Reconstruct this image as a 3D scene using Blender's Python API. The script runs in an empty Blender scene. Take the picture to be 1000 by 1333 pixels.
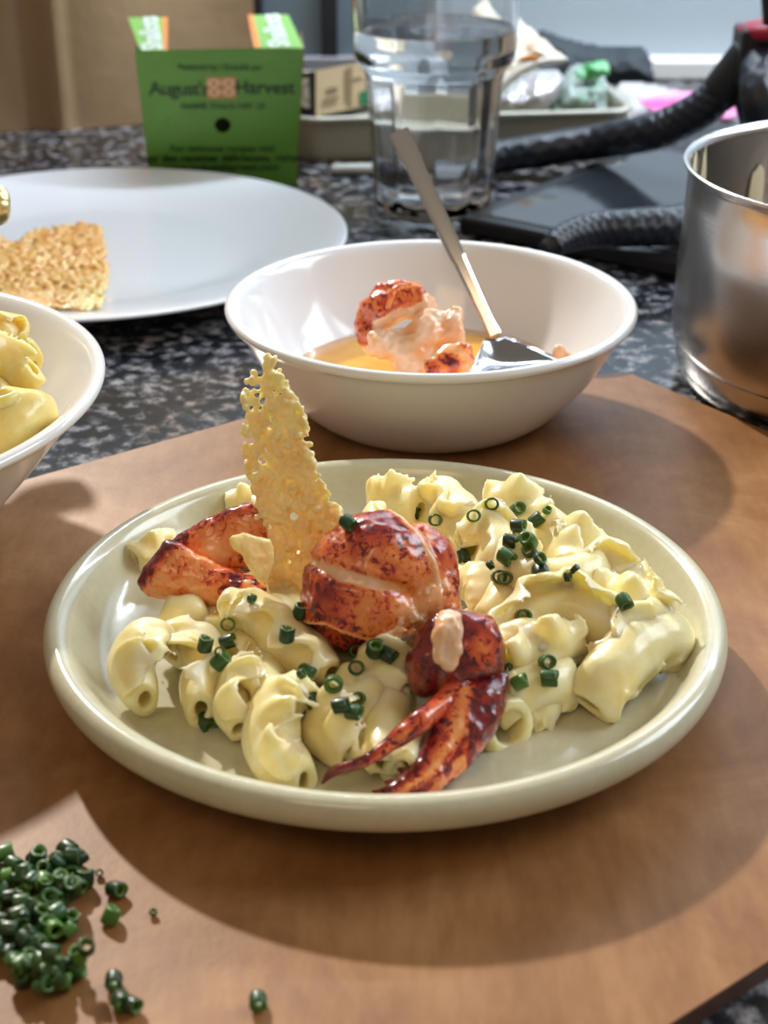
import bpy, bmesh, math, random
import numpy as np
from mathutils import Vector, Matrix, noise
from mathutils.bvhtree import BVHTree
C = bpy.context.scene.collection
S = bpy.context.scene
PI = math.pi
# ------------------------------------------------------------------ camera
FPX, PITCH, CAMH = 2000.0, 0.4703, 0.3016
cp, sp = math.cos(PITCH), math.sin(PITCH)
CAM = Vector((0, 0, CAMH)); RT = Vector((1, 0, 0)); FW = Vector((0, cp, -sp)); UP = Vector((0, sp, cp))
cd = bpy.data.cameras.new('camera'); cam = bpy.data.objects.new('camera', cd); C.objects.link(cam)
cam.location = CAM; cam.rotation_euler = (PI / 2 - PITCH, 0, 0)
cd.sensor_fit = 'VERTICAL'; cd.sensor_height = 36.0; cd.lens = 36.0 * FPX / 1333.0
cd.clip_start = 0.02; cd.clip_end = 50
cd.dof.use_dof = True; cd.dof.focus_distance = 0.585; cd.dof.aperture_fstop = 12.0
S.camera = cam
# ------------------------------------------------------------------ light and exposure
w = bpy.data.worlds.new('room_light'); S.world = w; w.use_nodes = True
bg = w.node_tree.nodes['Background']; bg.inputs[0].default_value = (1.0, 0.87, 0.72, 1); bg.inputs[1].default_value = 0.27
def area(name, loc, aim, size, power, col, size_y=None):
    l = bpy.data.lights.new(name, 'AREA'); l.energy = power; l.color = col; l.size = size
    if size_y: l.shape = 'RECTANGLE'; l.size_y = size_y
    o = bpy.data.objects.new(name, l); C.objects.link(o); o.location = loc
    o.rotation_euler = (Vector(aim) - Vector(loc)).to_track_quat('-Z', 'Y').to_euler(); return o
lk = bpy.data.lights.new('key_lamp', 'POINT'); lk.energy = 1150; lk.color = (1.0, 0.94, 0.86); lk.shadow_soft_size = 0.10
ok = bpy.data.objects.new('key_lamp', lk); C.objects.link(ok); ok.location = (-1.72, 4.35, 2.88)
area('window_daylight', (1.75, 1.05, 1.35), (0, .9, 0), 1.1, 32, (0.78, 0.89, 1.0), 1.0)
area('wall_wash_fill', (0.45, 1.36, 0.66), (0.45, 1.56, 0.06), 1.3, 17, (0.74, 0.87, 1.0), 0.06)  # added cool fill without a real fixture, brightens wall and back counter
area('ceiling_lamp', (-0.5, -0.9, 1.9), (0, .6, 0), 0.8, 7, (1.0, 0.70, 0.40))
S.view_settings.view_transform = 'Standard'; S.view_settings.look = 'None'
S.view_settings.exposure = 0.0; S.view_settings.gamma = 1.0; S.view_settings.use_curve_mapping = False
# ------------------------------------------------------------------ points
def ray(u, v):
    return RT * (u - 500) + FW * FPX - UP * (v - 666.5)
def at(u, v, z):
    d = ray(u, v); return CAM + d * ((z - CAMH) / d.z)
def aty(u, v, y):
    d = ray(u, v); return CAM + d * (y / d.y)
def scr(p):
    d = Vector(p) - CAM; k = FPX / d.dot(FW); return 500 + d.dot(RT) * k, 666.5 - d.dot(UP) * k
# ------------------------------------------------------------------ materials
class N:
    def __init__(s, name, rough=.5, base=(.8, .8, .8), **kw):
        s.m = bpy.data.materials.new(name); s.m.use_nodes = True; s.t = s.m.node_tree
        s.b = s.t.nodes['Principled BSDF']; s.set('Roughness', rough); s.set('Base Color', (*base, 1))
        for k, v in kw.items(): s.set(k.replace('_', ' '), v)
    def set(s, k, v): s.b.inputs[k].default_value = v
    def n(s, ty, **kw):
        x = s.t.nodes.new(ty)
        for k, v in kw.items():
            if hasattr(x, k): setattr(x, k, v)
            else: x.inputs[k.replace('_', ' ')].default_value = v
        return x
    def l(s, a, b): s.t.links.new(a, b)
    def noise(s, scale, detail=3, rough=.55, dist=0., coord='Object', stretch=None):
        tc = s.n('ShaderNodeTexCoord'); src = tc.outputs[coord]
        if stretch:
            mp = s.n('ShaderNodeMapping'); mp.inputs['Scale'].default_value = stretch; s.l(src, mp.inputs[0]); src = mp.outputs[0]
        x = s.n('ShaderNodeTexNoise', Scale=scale, Detail=detail, Roughness=rough, Distortion=dist); s.l(src, x.inputs['Vector'])
        return x.outputs['Fac']
    def vor(s, scale, feature='F1', rnd=1., coord='Object'):
        tc = s.n('ShaderNodeTexCoord'); x = s.n('ShaderNodeTexVoronoi', feature=feature, Scale=scale, Randomness=rnd)
        s.l(tc.outputs[coord], x.inputs['Vector']); return x.outputs['Distance']
    def ramp(s, fac, stops, interp='LINEAR'):
        r = s.n('ShaderNodeValToRGB'); r.color_ramp.interpolation = interp; e = r.color_ramp.elements
        while len(e) < len(stops): e.new(.5)
        for i, (p, c) in enumerate(stops):
            e[i].position = p; e[i].color = (*c, 1) if len(c) == 3 else c
        s.l(fac, r.inputs[0]); return r.outputs[0]
    def math(s, op, a, b=None, c=None):
        x = s.n('ShaderNodeMath', operation=op)
        for i, v in enumerate((a, b, c)):
            if v is None: continue
            if isinstance(v, (int, float)): x.inputs[i].default_value = v
            else: s.l(v, x.inputs[i])
        return x.outputs[0]
    def mix(s, fac, a, b, mode='MIX'):
        x = s.n('ShaderNodeMix', data_type='RGBA', blend_type=mode)
        for i, v in ((0, fac), (6, a), (7, b)):
            if isinstance(v, (int, float)): x.inputs[i].default_value = v
            elif isinstance(v, tuple): x.inputs[i].default_value = (*v, 1)
            else: s.l(v, x.inputs[i])
        return x.outputs[2]
    def color(s, c): s.l(c, s.b.inputs['Base Color']); return s
    def bump(s, h, strength=.3, dist=.001):
        b = s.n('ShaderNodeBump', Strength=strength, Distance=dist); s.l(h, b.inputs['Height']); s.l(b.outputs[0], s.b.inputs['Normal']); return s
    def attr(s, name):
        return s.n('ShaderNodeAttribute', attribute_name=name).outputs['Fac']
def plain(name, base, rough=.5, **kw): return N(name, rough, base, **kw).m

def mk_board():
    k = N('board_fibre', .50, Specular_IOR_Level=.38)
    a = k.noise(14, 6, .68, .6); b = k.noise(160, 3, .6, 0, 'Object', (1, .25, 1))
    f = k.math('ADD', k.math('MULTIPLY', a, .75), k.math('MULTIPLY', b, .25))
    c = k.ramp(f, [(.34, (.205, .084, .023)), (.5, (.295, .136, .046)), (.64, (.39, .20, .080))])
    k.color(c); k.bump(k.noise(420, 2), .12, .0006); return k.m
def mk_granite():
    k = N('granite', .16)
    a = k.noise(115, 4, .6, .2); b = k.vor(120); c2 = k.noise(14, 3, .6, .5); d = k.noise(150, 3, .6)
    base = k.ramp(a, [(.40, (.004, .005, .007)), (.47, (.014, .017, .023)), (.52, (.07, .076, .09)), (.58, (.20, .20, .22)), (.68, (.34, .32, .32))])
    warm = k.ramp(c2, [(.50, (1, 1, 1)), (.68, (1.0, .80, .62))])
    col = k.mix(1., base, warm, 'MULTIPLY')
    dark = k.ramp(d, [(.42, (.12, .12, .13)), (.52, (1, 1, 1))])
    col = k.mix(.75, col, dark, 'MULTIPLY'); k.color(col); return k.m
def mk_plate():
    k = N('stoneware_glaze', .17, Coat_Weight=.3, Coat_Roughness=.06)
    a = k.noise(26, 5, .6); b = k.noise(300, 2, .5)
    f = k.math('ADD', k.math('MULTIPLY', a, .7), k.math('MULTIPLY', b, .3))
    k.color(k.ramp(f, [(.3, (.52, .50, .35)), (.55, (.60, .58, .42)), (.75, (.66, .64, .49))])); k.bump(k.noise(90, 3), .06, .001); return k.m
def mk_white(name, col=(.84, .835, .82)):
    k = N(name, .12, col, Coat_Weight=.2, Coat_Roughness=.05); return k.m
def mk_pasta(name, c0, c1, c2):
    k = N(name, .36, Subsurface_Weight=.6, Subsurface_Scale=.011, Coat_Weight=.28, Coat_Roughness=.14)
    k.set('Subsurface Radius', (.75, .62, .34))
    a = k.noise(95, 4, .6, .3)
    k.color(k.ramp(a, [(.3, c0), (.52, c1), (.7, c2)]))
    h = k.math('ADD', k.noise(150, 4, .6), k.math('MULTIPLY', k.noise(700, 2), .25)); k.bump(h, .2, .0010); return k.m
def mk_lobster():
    k = N('lobster_meat', .25, Subsurface_Weight=.18, Subsurface_Scale=.004, Coat_Weight=.4, Coat_Roughness=.09)
    k.set('Subsurface Radius', (1.0, .35, .18))
    p = k.attr('pigment')
    n1 = k.noise(95, 5, .65, .5); sp_ = k.noise(400, 3, .6, .4); n2 = k.noise(45, 3, .6)
    spots = k.ramp(sp_, [(.50, (0, 0, 0)), (.60, (1, 1, 1))])
    sm = k.math('MULTIPLY', spots, k.ramp(k.noise(120, 3, .6), [(.36, (0, 0, 0)), (.56, (1, 1, 1))]))
    sm = k.math('MULTIPLY', sm, k.ramp(p, [(.2, (0, 0, 0)), (.5, (.46, .46, .46))]))
    f = k.math('ADD', k.math('ADD', p, k.math('MULTIPLY', k.math('SUBTRACT', n1, .5), .55)), k.math('MULTIPLY', k.math('SUBTRACT', n2, .5), .3))
    f = k.math('ADD', f, sm)
    k.color(k.ramp(f, [(0, (.86, .60, .42)), (.22, (.86, .43, .18)), (.42, (.82, .26, .065)), (.62, (.60, .085, .025)), (.8, (.26, .018, .014)), (1, (.10, .010, .014))]))
    h = k.math('ADD', k.noise(170, 4, .6), k.math('MULTIPLY', k.noise(60, 2), .6)); k.bump(h, .3, .0012); return k.m
def mk_crisp():
    k = N('baked_cheese', .33, Subsurface_Weight=.4, Subsurface_Scale=.006, Coat_Weight=.25, Coat_Roughness=.2)
    k.set('Subsurface Radius', (1, .6, .2))
    p = k.attr('brown'); n = k.noise(170, 4, .6)
    f = k.math('ADD', p, k.math('MULTIPLY', k.math('SUBTRACT', n, .5), .8))
    k.color(k.ramp(f, [(0, (.93, .80, .42)), (.35, (.90, .68, .28)), (.65, (.86, .50, .16)), (1, (.70, .28, .05))]))
    k.bump(k.noise(520, 3), .3, .0008); return k.m
def mk_chive():
    k = N('chive_skin', .38, Coat_Weight=.12, Coat_Roughness=.1, Subsurface_Weight=.1, Subsurface_Scale=.001)
    oi = k.n('ShaderNodeObjectInfo'); inner = k.attr('inner')
    c = k.ramp(oi.outputs['Random'], [(0, (.006, .028, .006)), (.5, (.010, .050, .009)), (.9, (.024, .092, .012)), (1, (.10, .24, .03))])
    k.color(k.mix(inner, c, (.09, .20, .03))); return k.m
def mk_steel(name, rough, col=(.62, .60, .58)):
    k = N(name, rough, col, Metallic=1.0); return k
def mk_water(name, ior, rough=0.0, col=(1, 1, 1)):
    k = N(name, rough, col, IOR=ior); k.set('Transmission Weight', 1.0); return k.m
M_BOARD = mk_board(); M_GRAN = mk_granite(); M_PLATE = mk_plate()
M_WHITE = mk_white('white_opal_glass', (.82, .84, .865)); M_WHITE2 = mk_white('white_porcelain', (.80, .79, .77)); M_WHITE3 = mk_white('cool_white_china', (.76, .775, .81))
M_PASTA = mk_pasta('cheese_pasta', (.97, .75, .33), (.97, .825, .44), (.97, .885, .63))
M_PASTA2 = mk_pasta('plain_pasta', (.86, .62, .16), (.88, .68, .22), (.90, .76, .34))
M_LOB = mk_lobster(); M_CRISP = mk_crisp(); M_CHIVE = mk_chive()
M_EDGE = plain('dark_board_edge', (.075, .030, .014), .5)  # dark brown for the board's sides and the notch bevel
# ------------------------------------------------------------------ mesh helpers
def mesh(name, V, F, m, smooth=True):
    me = bpy.data.meshes.new(name); me.from_pydata([tuple(v) for v in V], [], [tuple(f) for f in F]); me.update()
    me.materials.append(m)
    if smooth: me.polygons.foreach_set('use_smooth', [True] * len(me.polygons))
    return me
def put(name, me, parent=None, loc=None):
    o = bpy.data.objects.new(name, me); C.objects.link(o)
    if parent: o.parent = parent
    if loc is not None: o.location = loc
    return o
def tag(o, label, cat, group=None, kind=None):
    if label: o['label'] = label
    if cat: o['category'] = cat
    if group: o['group'] = group
    if kind: o['kind'] = kind
    return o
def empty(name, loc, label, cat, group=None):
    o = bpy.data.objects.new(name, None); C.objects.link(o); o.location = loc; o.empty_display_size = .01
    return tag(o, label, cat, group)
def child(name, V, F, m, parent, smooth=True):
    """mesh given in world coordinates, stored relative to the parent's location"""
    L = parent.location
    me = mesh(name, [Vector(v) - L for v in V], F, m, smooth); return put(name, me, parent)
def lathe(profile, seg=96, cx=0, cy=0, z0=0, fn=None):
    V, F = [], []; n = len(profile)
    for i in range(seg):
        a = 2 * PI * i / seg
        for j, (r, z) in enumerate(profile):
            k = fn(a, j, r, z) if fn else r
            V.append((cx + k * math.cos(a), cy + k * math.sin(a), z0 + z))
    for i in range(seg):
        for j in range(n - 1):
            a, b = i * n + j, ((i + 1) % seg) * n + j
            F.append((a, b, b + 1, a + 1))
    return V, F
def smoothprof(pts, it=3):
    """corner-cut a profile, ends kept"""
    for _ in range(it):
        q = [pts[0]]
        for a, b in zip(pts, pts[1:]):
            q += [(a[0] * .75 + b[0] * .25, a[1] * .75 + b[1] * .25), (a[0] * .25 + b[0] * .75, a[1] * .25 + b[1] * .75)]
        q.append(pts[-1]); pts = q
    return pts
def dense(pts, d=.0030):
    out = [pts[0]]
    for a, b in zip(pts, pts[1:]):
        n = max(1, int(math.hypot(b[0] - a[0], b[1] - a[1]) / d + .5)); out += [(a[0] + (b[0] - a[0]) * i / n, a[1] + (b[1] - a[1]) * i / n) for i in range(1, n + 1)]
    return out
def spline(pts, n):
    P = [Vector(p) for p in pts]
    if len(P) == 2: return [P[0].lerp(P[1], i / (n - 1)) for i in range(n)]
    E = [P[0] * 2 - P[1]] + P + [P[-1] * 2 - P[-2]]; out = []
    for i in range(n):
        t = i / (n - 1) * (len(P) - 1); k = min(int(t), len(P) - 2); f = t - k
        a, b, c, d = E[k:k + 4]
        out.append(.5 * ((2 * b) + (c - a) * f + (2 * a - 5 * b + 4 * c - d) * f * f + (3 * b - a - 3 * c + d) * f ** 3))
    return out
def lerpl(vals, t):
    x = t * (len(vals) - 1); k = min(int(x), len(vals) - 2); f = x - k; return vals[k] * (1 - f) + vals[k + 1] * f
def sweep(pts, radii, n=24, seg=14, flat=1.0, up=None, cap=True, rfn=None):
    P = spline(pts, n); V, F = [], []
    t0 = (P[1] - P[0]).normalized(); u = Vector(up) if up else Vector((0, 0, 1))
    if abs(u.dot(t0)) > .95: u = Vector((1, 0, 0))
    for i, p in enumerate(P):
        t = (P[min(i + 1, n - 1)] - P[max(i - 1, 0)]).normalized()
        u = (u - t * u.dot(t)).normalized(); b = t.cross(u)
        r = lerpl(radii, i / (n - 1)) if len(radii) > 1 else radii[0]
        for j in range(seg):
            a = 2 * PI * j / seg; q = rfn(i / (n - 1), a) if rfn else 1.
            V.append(p + (b * math.cos(a) + u * math.sin(a) * flat) * r * q)
    for i in range(n - 1):
        for j in range(seg):
            a, b_ = i * seg + j, i * seg + (j + 1) % seg
            F.append((a, b_, b_ + seg, a + seg))
    if cap:
        F.append(tuple(range(seg))[::-1]); F.append(tuple((n - 1) * seg + j for j in range(seg)))
    return V, F
def join(*vf):
    V, F = [], []
    for v, f in vf:
        o = len(V); V += list(v); F += [tuple(i + o for i in x) for x in f]
    return V, F
def ellipsoid(c, ax, seg=20, rings=12):
    """ax: three vectors (half axes)"""
    V, F = [], []; c = Vector(c)
    V.append(c + ax[2])
    for i in range(1, rings):
        th = PI * i / rings
        for j in range(seg):
            a = 2 * PI * j / seg
            V.append(c + ax[0] * (math.sin(th) * math.cos(a)) + ax[1] * (math.sin(th) * math.sin(a)) + ax[2] * math.cos(th))
    V.append(c - ax[2]); L = len(V) - 1
    for j in range(seg): F.append((0, 1 + j, 1 + (j + 1) % seg))
    for i in range(rings - 2):
        for j in range(seg):
            a, b = 1 + i * seg + j, 1 + i * seg + (j + 1) % seg; F.append((a, a + seg, b + seg, b))
    for j in range(seg): F.append((L, L - seg + (j + 1) % seg, L - seg + j))
    return V, F
def box(c, h, rot=0, bev=0):
    """axis box, centre c, half sizes h, bevelled"""
    bm = bmesh.new(); bmesh.ops.create_cube(bm, size=2)
    for v in bm.verts: v.co = Vector((v.co.x * h[0], v.co.y * h[1], v.co.z * h[2]))
    if bev: bmesh.ops.bevel(bm, geom=list(bm.edges), offset=bev, segments=3, affect='EDGES', profile=.5)
    R = Matrix.Rotation(rot, 3, 'Z'); V = [R @ v.co + Vector(c) for v in bm.verts]
    bm.verts.index_update(); F = [tuple(v.index for v in f.verts) for f in bm.faces]; bm.free(); return V, F
def prism(poly, z0, z1):
    n = len(poly); V = [(x, y, z0) for x, y in poly] + [(x, y, z1) for x, y in poly]
    F = [tuple(range(n))[::-1], tuple(range(n, 2 * n))] + [(i, (i + 1) % n, n + (i + 1) % n, n + i) for i in range(n)]
    return V, F
def slab(corners, n, th):
    """four world corners -> thin slab of thickness th along n"""
    n = Vector(n).normalized() * th; c = [Vector(p) for p in corners]; V = c + [p - n for p in c]
    return V, [(0, 1, 2, 3), (7, 6, 5, 4), (0, 4, 5, 1), (1, 5, 6, 2), (2, 6, 7, 3), (3, 7, 4, 0)]
def fuse(vf, voxel, smooth=4):
    """voxel-union of closed shapes, smoothed; returns V (n,3), faces"""
    V, F = vf
    me = bpy.data.meshes.new('tmp'); me.from_pydata([tuple(v) for v in V], [], F); me.update()
    o = bpy.data.objects.new('tmp', me); C.objects.link(o)
    r = o.modifiers.new('r', 'REMESH'); r.mode = 'VOXEL'; r.voxel_size = voxel
    s = o.modifiers.new('s', 'SMOOTH'); s.factor = .5; s.iterations = smooth
    bpy.context.view_layer.update()
    e = o.evaluated_get(bpy.context.evaluated_depsgraph_get()); m2 = e.to_mesh()
    A = np.zeros(len(m2.vertices) * 3); m2.vertices.foreach_get('co', A); A = A.reshape(-1, 3)
    Nn = np.zeros(len(m2.vertices) * 3); m2.vertices.foreach_get('normal', Nn); Nn = Nn.reshape(-1, 3)
    F2 = [tuple(p.vertices) for p in m2.polygons]
    e.to_mesh_clear(); bpy.data.objects.remove(o); bpy.data.meshes.remove(me)
    return A, F2, Nn
def nz(p, sc, seed=0): return noise.noise(Vector((p[0] * sc + seed, p[1] * sc - seed, p[2] * sc + 2.3 * seed)))
def setattr_f(me, name, vals):
    a = me.attributes.new(name, 'FLOAT', 'POINT'); a.data.foreach_set('value', np.asarray(vals, dtype=np.float32))
def organic(name, vf, voxel, m, parent, amp=.0006, sc=160, seed=0, pig=None, attr='pigment', smooth=4, amp2=0, sc2=500):
    """fused, noisy mesh (world coordinates); pig(px, py, co) gives the pigment of a vertex"""
    A, F, Nn = fuse(vf, voxel, smooth)
    vals = []
    pc = [scr(a) for a in A] if pig else None
    for i in range(len(A)):
        d = amp * nz(A[i], sc, seed) + (amp2 * nz(A[i], sc2, seed) if amp2 else 0)
        if pig:
            r = pig(pc[i][0], pc[i][1], A[i])
            if isinstance(r, tuple): vals.append(r[0]); d += r[1]
            else: vals.append(r)
        A[i] += Nn[i] * d
    L = np.array(parent.location) if parent else A.mean(0)
    me = mesh(name, A - L, F, m)
    if pig: setattr_f(me, attr, vals)
    o = put(name, me, parent)
    if not parent: o.location = L
    return o
def fontmesh(text, size, m, extrude=.0001, align='CENTER', shear=0, bold=0, space=1.0):
    c = bpy.data.curves.new('t', 'FONT'); c.body = text; c.size = size; c.align_x = align; c.align_y = 'CENTER'; c.extrude = extrude; c.shear = shear; c.offset = bold; c.space_character = space
    c.resolution_u = 3
    o = bpy.data.objects.new('t', c); C.objects.link(o); bpy.context.view_layer.update()
    me = bpy.data.meshes.new_from_object(o.evaluated_get(bpy.context.evaluated_depsgraph_get())); bpy.data.objects.remove(o); bpy.data.curves.remove(c)
    me.materials.clear(); me.materials.append(m); return me
# ------------------------------------------------------------------ the setting
ZC = -.0065                                                     # counter top; the board's top is z = 0
V, F = box((0.1, .78, ZC - .02), (1.6, .80, .02), 0, .002)
o = put('countertop', mesh('countertop', V, F, M_GRAN, False)); tag(o, 'dark speckled granite countertop under the board and dishes', 'countertop')
k = N('wall_paint', .6, (.33, .37, .40)); k.bump(k.noise(40, 3), .1, .002)
V, F = box((0.1, 1.60, .30), (1.6, .02, .32), 0, .001)  # unseen upper part raised to keep the key lamp off the white plate
o = put('wall_back', mesh('wall_back', V, F, k.m, False)); tag(o, 'low pale blue-grey wall behind the counter', None, None, 'structure')
V, F = box((0.1, 1.565, .003), (1.6, .018, .009), 0, .002)
o = put('trim_1', mesh('trim_1', V, F, plain('trim_paint', (.60, .58, .55), .4), False)); tag(o, 'pale ledge running along the foot of the wall', None, None, 'structure')
# ------------------------------------------------------------------ cutting board
BC = Vector((.087, .812)); TH = .6418
d1 = Vector((math.cos(TH), math.sin(TH))); d2 = Vector((math.sin(TH), -math.cos(TH)))
wd = (at(1000, 1253, 0).xy - BC).dot(d2)
nc = at(808, 482.2, 0).xy; nr = .022; nt = (nc - BC).dot(d2) - nr
def bpt(a, b): p = BC - d1 * a + d2 * b; return (p.x, p.y)
def board_poly(off, notch):
    P = []
    P += [bpt(off + .003 * (1 - math.cos(t)), off + .003 * (1 - math.sin(t))) for t in np.linspace(PI / 2, 0, 7)]
    P += [bpt(off + notch * math.sin(t), nt - notch * math.cos(t)) for t in np.linspace(0, PI, 25)]
    P += [bpt(off + .012 * (1 - math.cos(t)), wd - off - .012 * (1 - math.sin(t))) for t in np.linspace(0, PI / 2, 7)]
    P += [bpt(.62 - off, wd - off), bpt(.62 - off, off)]
    return P
P0 = board_poly(0, nr); P1 = board_poly(.0004, nr + .0075); n = len(P0)
V = [(x, y, ZC) for x, y in P0] + [(x, y, -.0008) for x, y in P0] + [(x, y, 0) for x, y in P1]
F = [tuple(range(n))] + [(i, n + i, n + (i + 1) % n, (i + 1) % n) for i in range(n)] + [(n + i, 2 * n + i, 2 * n + (i + 1) % n, n + (i + 1) % n) for i in range(n)]
F = [f[::-1] for f in F] + [tuple(range(2 * n, 3 * n))]
me = mesh('cutting_board', V, F, M_BOARD, False); me.materials.append(M_EDGE)
bm = bmesh.new(); bm.from_mesh(me); bmesh.ops.recalc_face_normals(bm, faces=bm.faces); bm.faces.ensure_lookup_table()
for q in range(1, 1 + 2 * n):
    i = (q - 1) % n
    if abs(bm.faces[q].normal.z) < .5 or 7 <= i < 31: bm.faces[q].material_index = 1
bm.to_mesh(me); bm.free()
o = put('cutting_board', me); tag(o, 'thin tan fibre cutting board with a half-round notch in its edge', 'cutting board')
# ------------------------------------------------------------------ dishes
def dish(name, prof, c, z0, m, label, cat, seg=128, it=2):
    V, F = lathe(smoothprof(prof, it), seg, 0, 0, 0); o = put(name, mesh(name, V, F, m), None, (c[0], c[1], z0)); return tag(o, label, cat)
PX, PY = .0005, .4731
plate_prof = [(0, .0035), (.074, .0035), (.076, 0), (.082, 0), (.085, .003), (.100, .0075), (.112, .0125), (.1188, .017), (.1203, .0215), (.1192, .0260), (.1155, .0277), (.1115, .0262), (.1085, .0215), (.1045, .0150), (.1000, .0112), (.092, .0100), (.05, .0095), (0, .0095)]
dish('dinner_plate', plate_prof, (PX, PY), 0, M_PLATE, 'sage stoneware dinner plate holding the lobster macaroni', 'plate', 160)
BX, BY = .0226, .7072
bowl_prof = [(0, .003), (.045, .003), (.047, 0), (.053, 0), (.058, .002), (.068, .010), (.080, .024), (.089, .040), (.0945, .0515), (.0985, .0530), (.0995, .0560), (.0970, .0578), (.0930, .0560), (.0895, .0490), (.0840, .037), (.0755, .0225), (.064, .0105), (.05, .0065), (0, .006)]
dish('serving_bowl', bowl_prof, (BX, BY), 0, M_WHITE, 'white round bowl holding lobster pieces and melted butter', 'bowl', 128)
LX, LY, LR, LH = -.2406, .5662, .128, .070
lb_prof = [(0, .004), (.052, .004), (.054, 0), (.062, 0), (.067, .003), (.085, .020), (.105, .043), (.1225, .0645), (.1265, .0665), (.1290, .0695), (.1265, .0722), (.1215, .0705), (.113, .060), (.100, .044), (.080, .0205), (.062, .0085), (.04, .006), (0, .006)]
dish('pasta_bowl', lb_prof, (LX, LY), 0, M_WHITE2, 'white porcelain bowl of plain pasta cut off by the picture edge', 'bowl', 128)
bp_prof = [(0, .003), (.088, .003), (.09, 0), (.096, 0), (.099, .003), (.130, .009), (.158, .0155), (.1660, .0175), (.1668, .0190), (.1650, .0200), (.157, .0185), (.130, .0120), (.105, .0068), (.09, .006), (0, .006)]
dish('white_plate', bp_prof, (-.1901, .9656), ZC, M_WHITE3, 'large white plate carrying a flat cheese crisp in front of the green carton', 'plate', 128)
# ------------------------------------------------------------------ pasta (ridged cock's-comb shapes)
def zp(u, v):
    z = np.interp(v, [620, 680, 760, 820, 880, 950, 1030], [.031, .033, .031, .027, .022, .017, .0155])
    return float(z)
def sdir(du, dv, dw=0.): return (RT * du - UP * dv - FW * dw).normalized()
PASTA = []
def comb(name, P, r, fd, fh, label, group=None, m=None, waves=None, amp=.0058, seed=0, hollow=.40, voxel=.00085, th=.0019, pinch=.45):
    """a curved hollow tube with a ruffled crest along one side"""
    n, seg = 30, 16; Q = spline(P, n); V, F = [], []
    rnd = random.Random(seed); ph = rnd.uniform(0, 6.28); fd = Vector(fd)
    Ln = sum((Q[i + 1] - Q[i]).length for i in range(n - 1)); waves = waves or max(1.2, (Ln + fh) / .0165); tw = rnd.uniform(-.5, .5)
    fr = []
    for i, p in enumerate(Q):
        t = (Q[min(i + 1, n - 1)] - Q[max(i - 1, 0)]).normalized(); f = fd - t * fd.dot(t)
        if f.length < .2: f = UP - t * UP.dot(t)
        f.normalize(); f = Matrix.Rotation(tw * (i / (n - 1) - .5), 3, t) @ f; fr.append((p, t, f, t.cross(f)))
    for s_, k in ((1, 1.), (-1, hollow)):
        for i, (p, t, f, b) in enumerate(fr):
            e = i / (n - 1); q = 1 + .10 * math.sin(PI * e) + .04 * math.sin(7 * e + ph)
            pe = (max(0, 1 - e * 4.5) + max(0, 1 - (1 - e) * 4.5)) ** 1.5; flare = 1 + .06 * pe; sq = .92 * (1 - pinch * pe)
            for j in range(seg):
                a = 2 * PI * j / seg; V.append(p + (f * math.cos(a) + b * math.sin(a) * sq) * r * q * k * flare + b * (r * .35 * pe * pinch * math.sin(ph + e * 3)))
    O = n * seg
    for i in range(n - 1):
        for j in range(seg):
            a, b = i * seg + j, i * seg + (j + 1) % seg
            F.append((a, b, b + seg, a + seg)); F.append((O + a, O + a + seg, O + b + seg, O + b))
    for j in range(seg):
        a, b = j, (j + 1) % seg; F.append((a, O + a, O + b, b))
        a, b = (n - 1) * seg + j, (n - 1) * seg + (j + 1) % seg; F.append((a, b, O + b, O + a))
    parts = [(V, F)]
    if fh > 0:
        m_ = 8; V2, F2 = [], []; sg_ = rnd.choice((-1, 1))
        for sgn in (1, -1):
            for i, (p, t, f, b) in enumerate(fr):
                e = i / (n - 1); hh = fh * (.22 + .78 * math.sin(PI * min(1, max(0, e))) ** .6)
                for j in range(m_):
                    s_ = j / (m_ - 1); w_ = amp * s_ ** 1.2 * math.sin(waves * 2 * PI * e + ph)
                    tt = th * (1.25 - .35 * s_)
                    ed = hh * (1 + .05 * math.sin(waves * 4 * PI * e + ph * 2) * s_)
                    ang = sg_ * (-.80 + .95 * s_); nn = f * math.cos(ang) + b * math.sin(ang); tg = b * math.cos(ang) - f * math.sin(ang); rho = r * .82 + ed * s_ + w_ * .22
                    V2.append(p + nn * rho + tg * (w_ * .8 + sgn * tt) + t * (fh * .30 * s_ * (e - .5) + .0009 * s_ * math.sin(waves * 4 * PI * e + ph)))
        O2 = n * m_
        for i in range(n - 1):
            for j in range(m_ - 1):
                a = i * m_ + j; F2.append((a, a + m_, a + m_ + 1, a + 1)); F2.append((O2 + a, O2 + a + 1, O2 + a + m_ + 1, O2 + a + m_))
        for i in range(n - 1):
            for j in (0, m_ - 1):
                a, b = i * m_ + j, (i + 1) * m_ + j
                F2.append((a, O2 + a, O2 + b, b) if j == 0 else (a, b, O2 + b, O2 + a))
        for j in range(m_ - 1):
            F2.append((j, j + 1, O2 + j + 1, O2 + j)); a = (n - 1) * m_ + j; F2.append((a, O2 + a, O2 + a + 1, a + 1))
        bm = bmesh.new(); vs = [bm.verts.new(v) for v in V2]
        for f in F2: bm.faces.new([vs[i] for i in f])
        bmesh.ops.recalc_face_normals(bm, faces=bm.faces); bm.verts.index_update()
        parts.append(([v.co.copy() for v in bm.verts], [tuple(v.index for v in f.verts) for f in bm.faces])); bm.free()
    bm = bmesh.new(); vs = [bm.verts.new(v) for v in parts[0][0]]
    for f in parts[0][1]: bm.faces.new([vs[i] for i in f])
    bmesh.ops.recalc_face_normals(bm, faces=bm.faces); bm.verts.index_update()
    parts[0] = ([v.co.copy() for v in bm.verts], [tuple(v.index for v in f.verts) for f in bm.faces]); bm.free()
    A, F3, Nn = fuse(join(*parts), voxel, 8)
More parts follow.
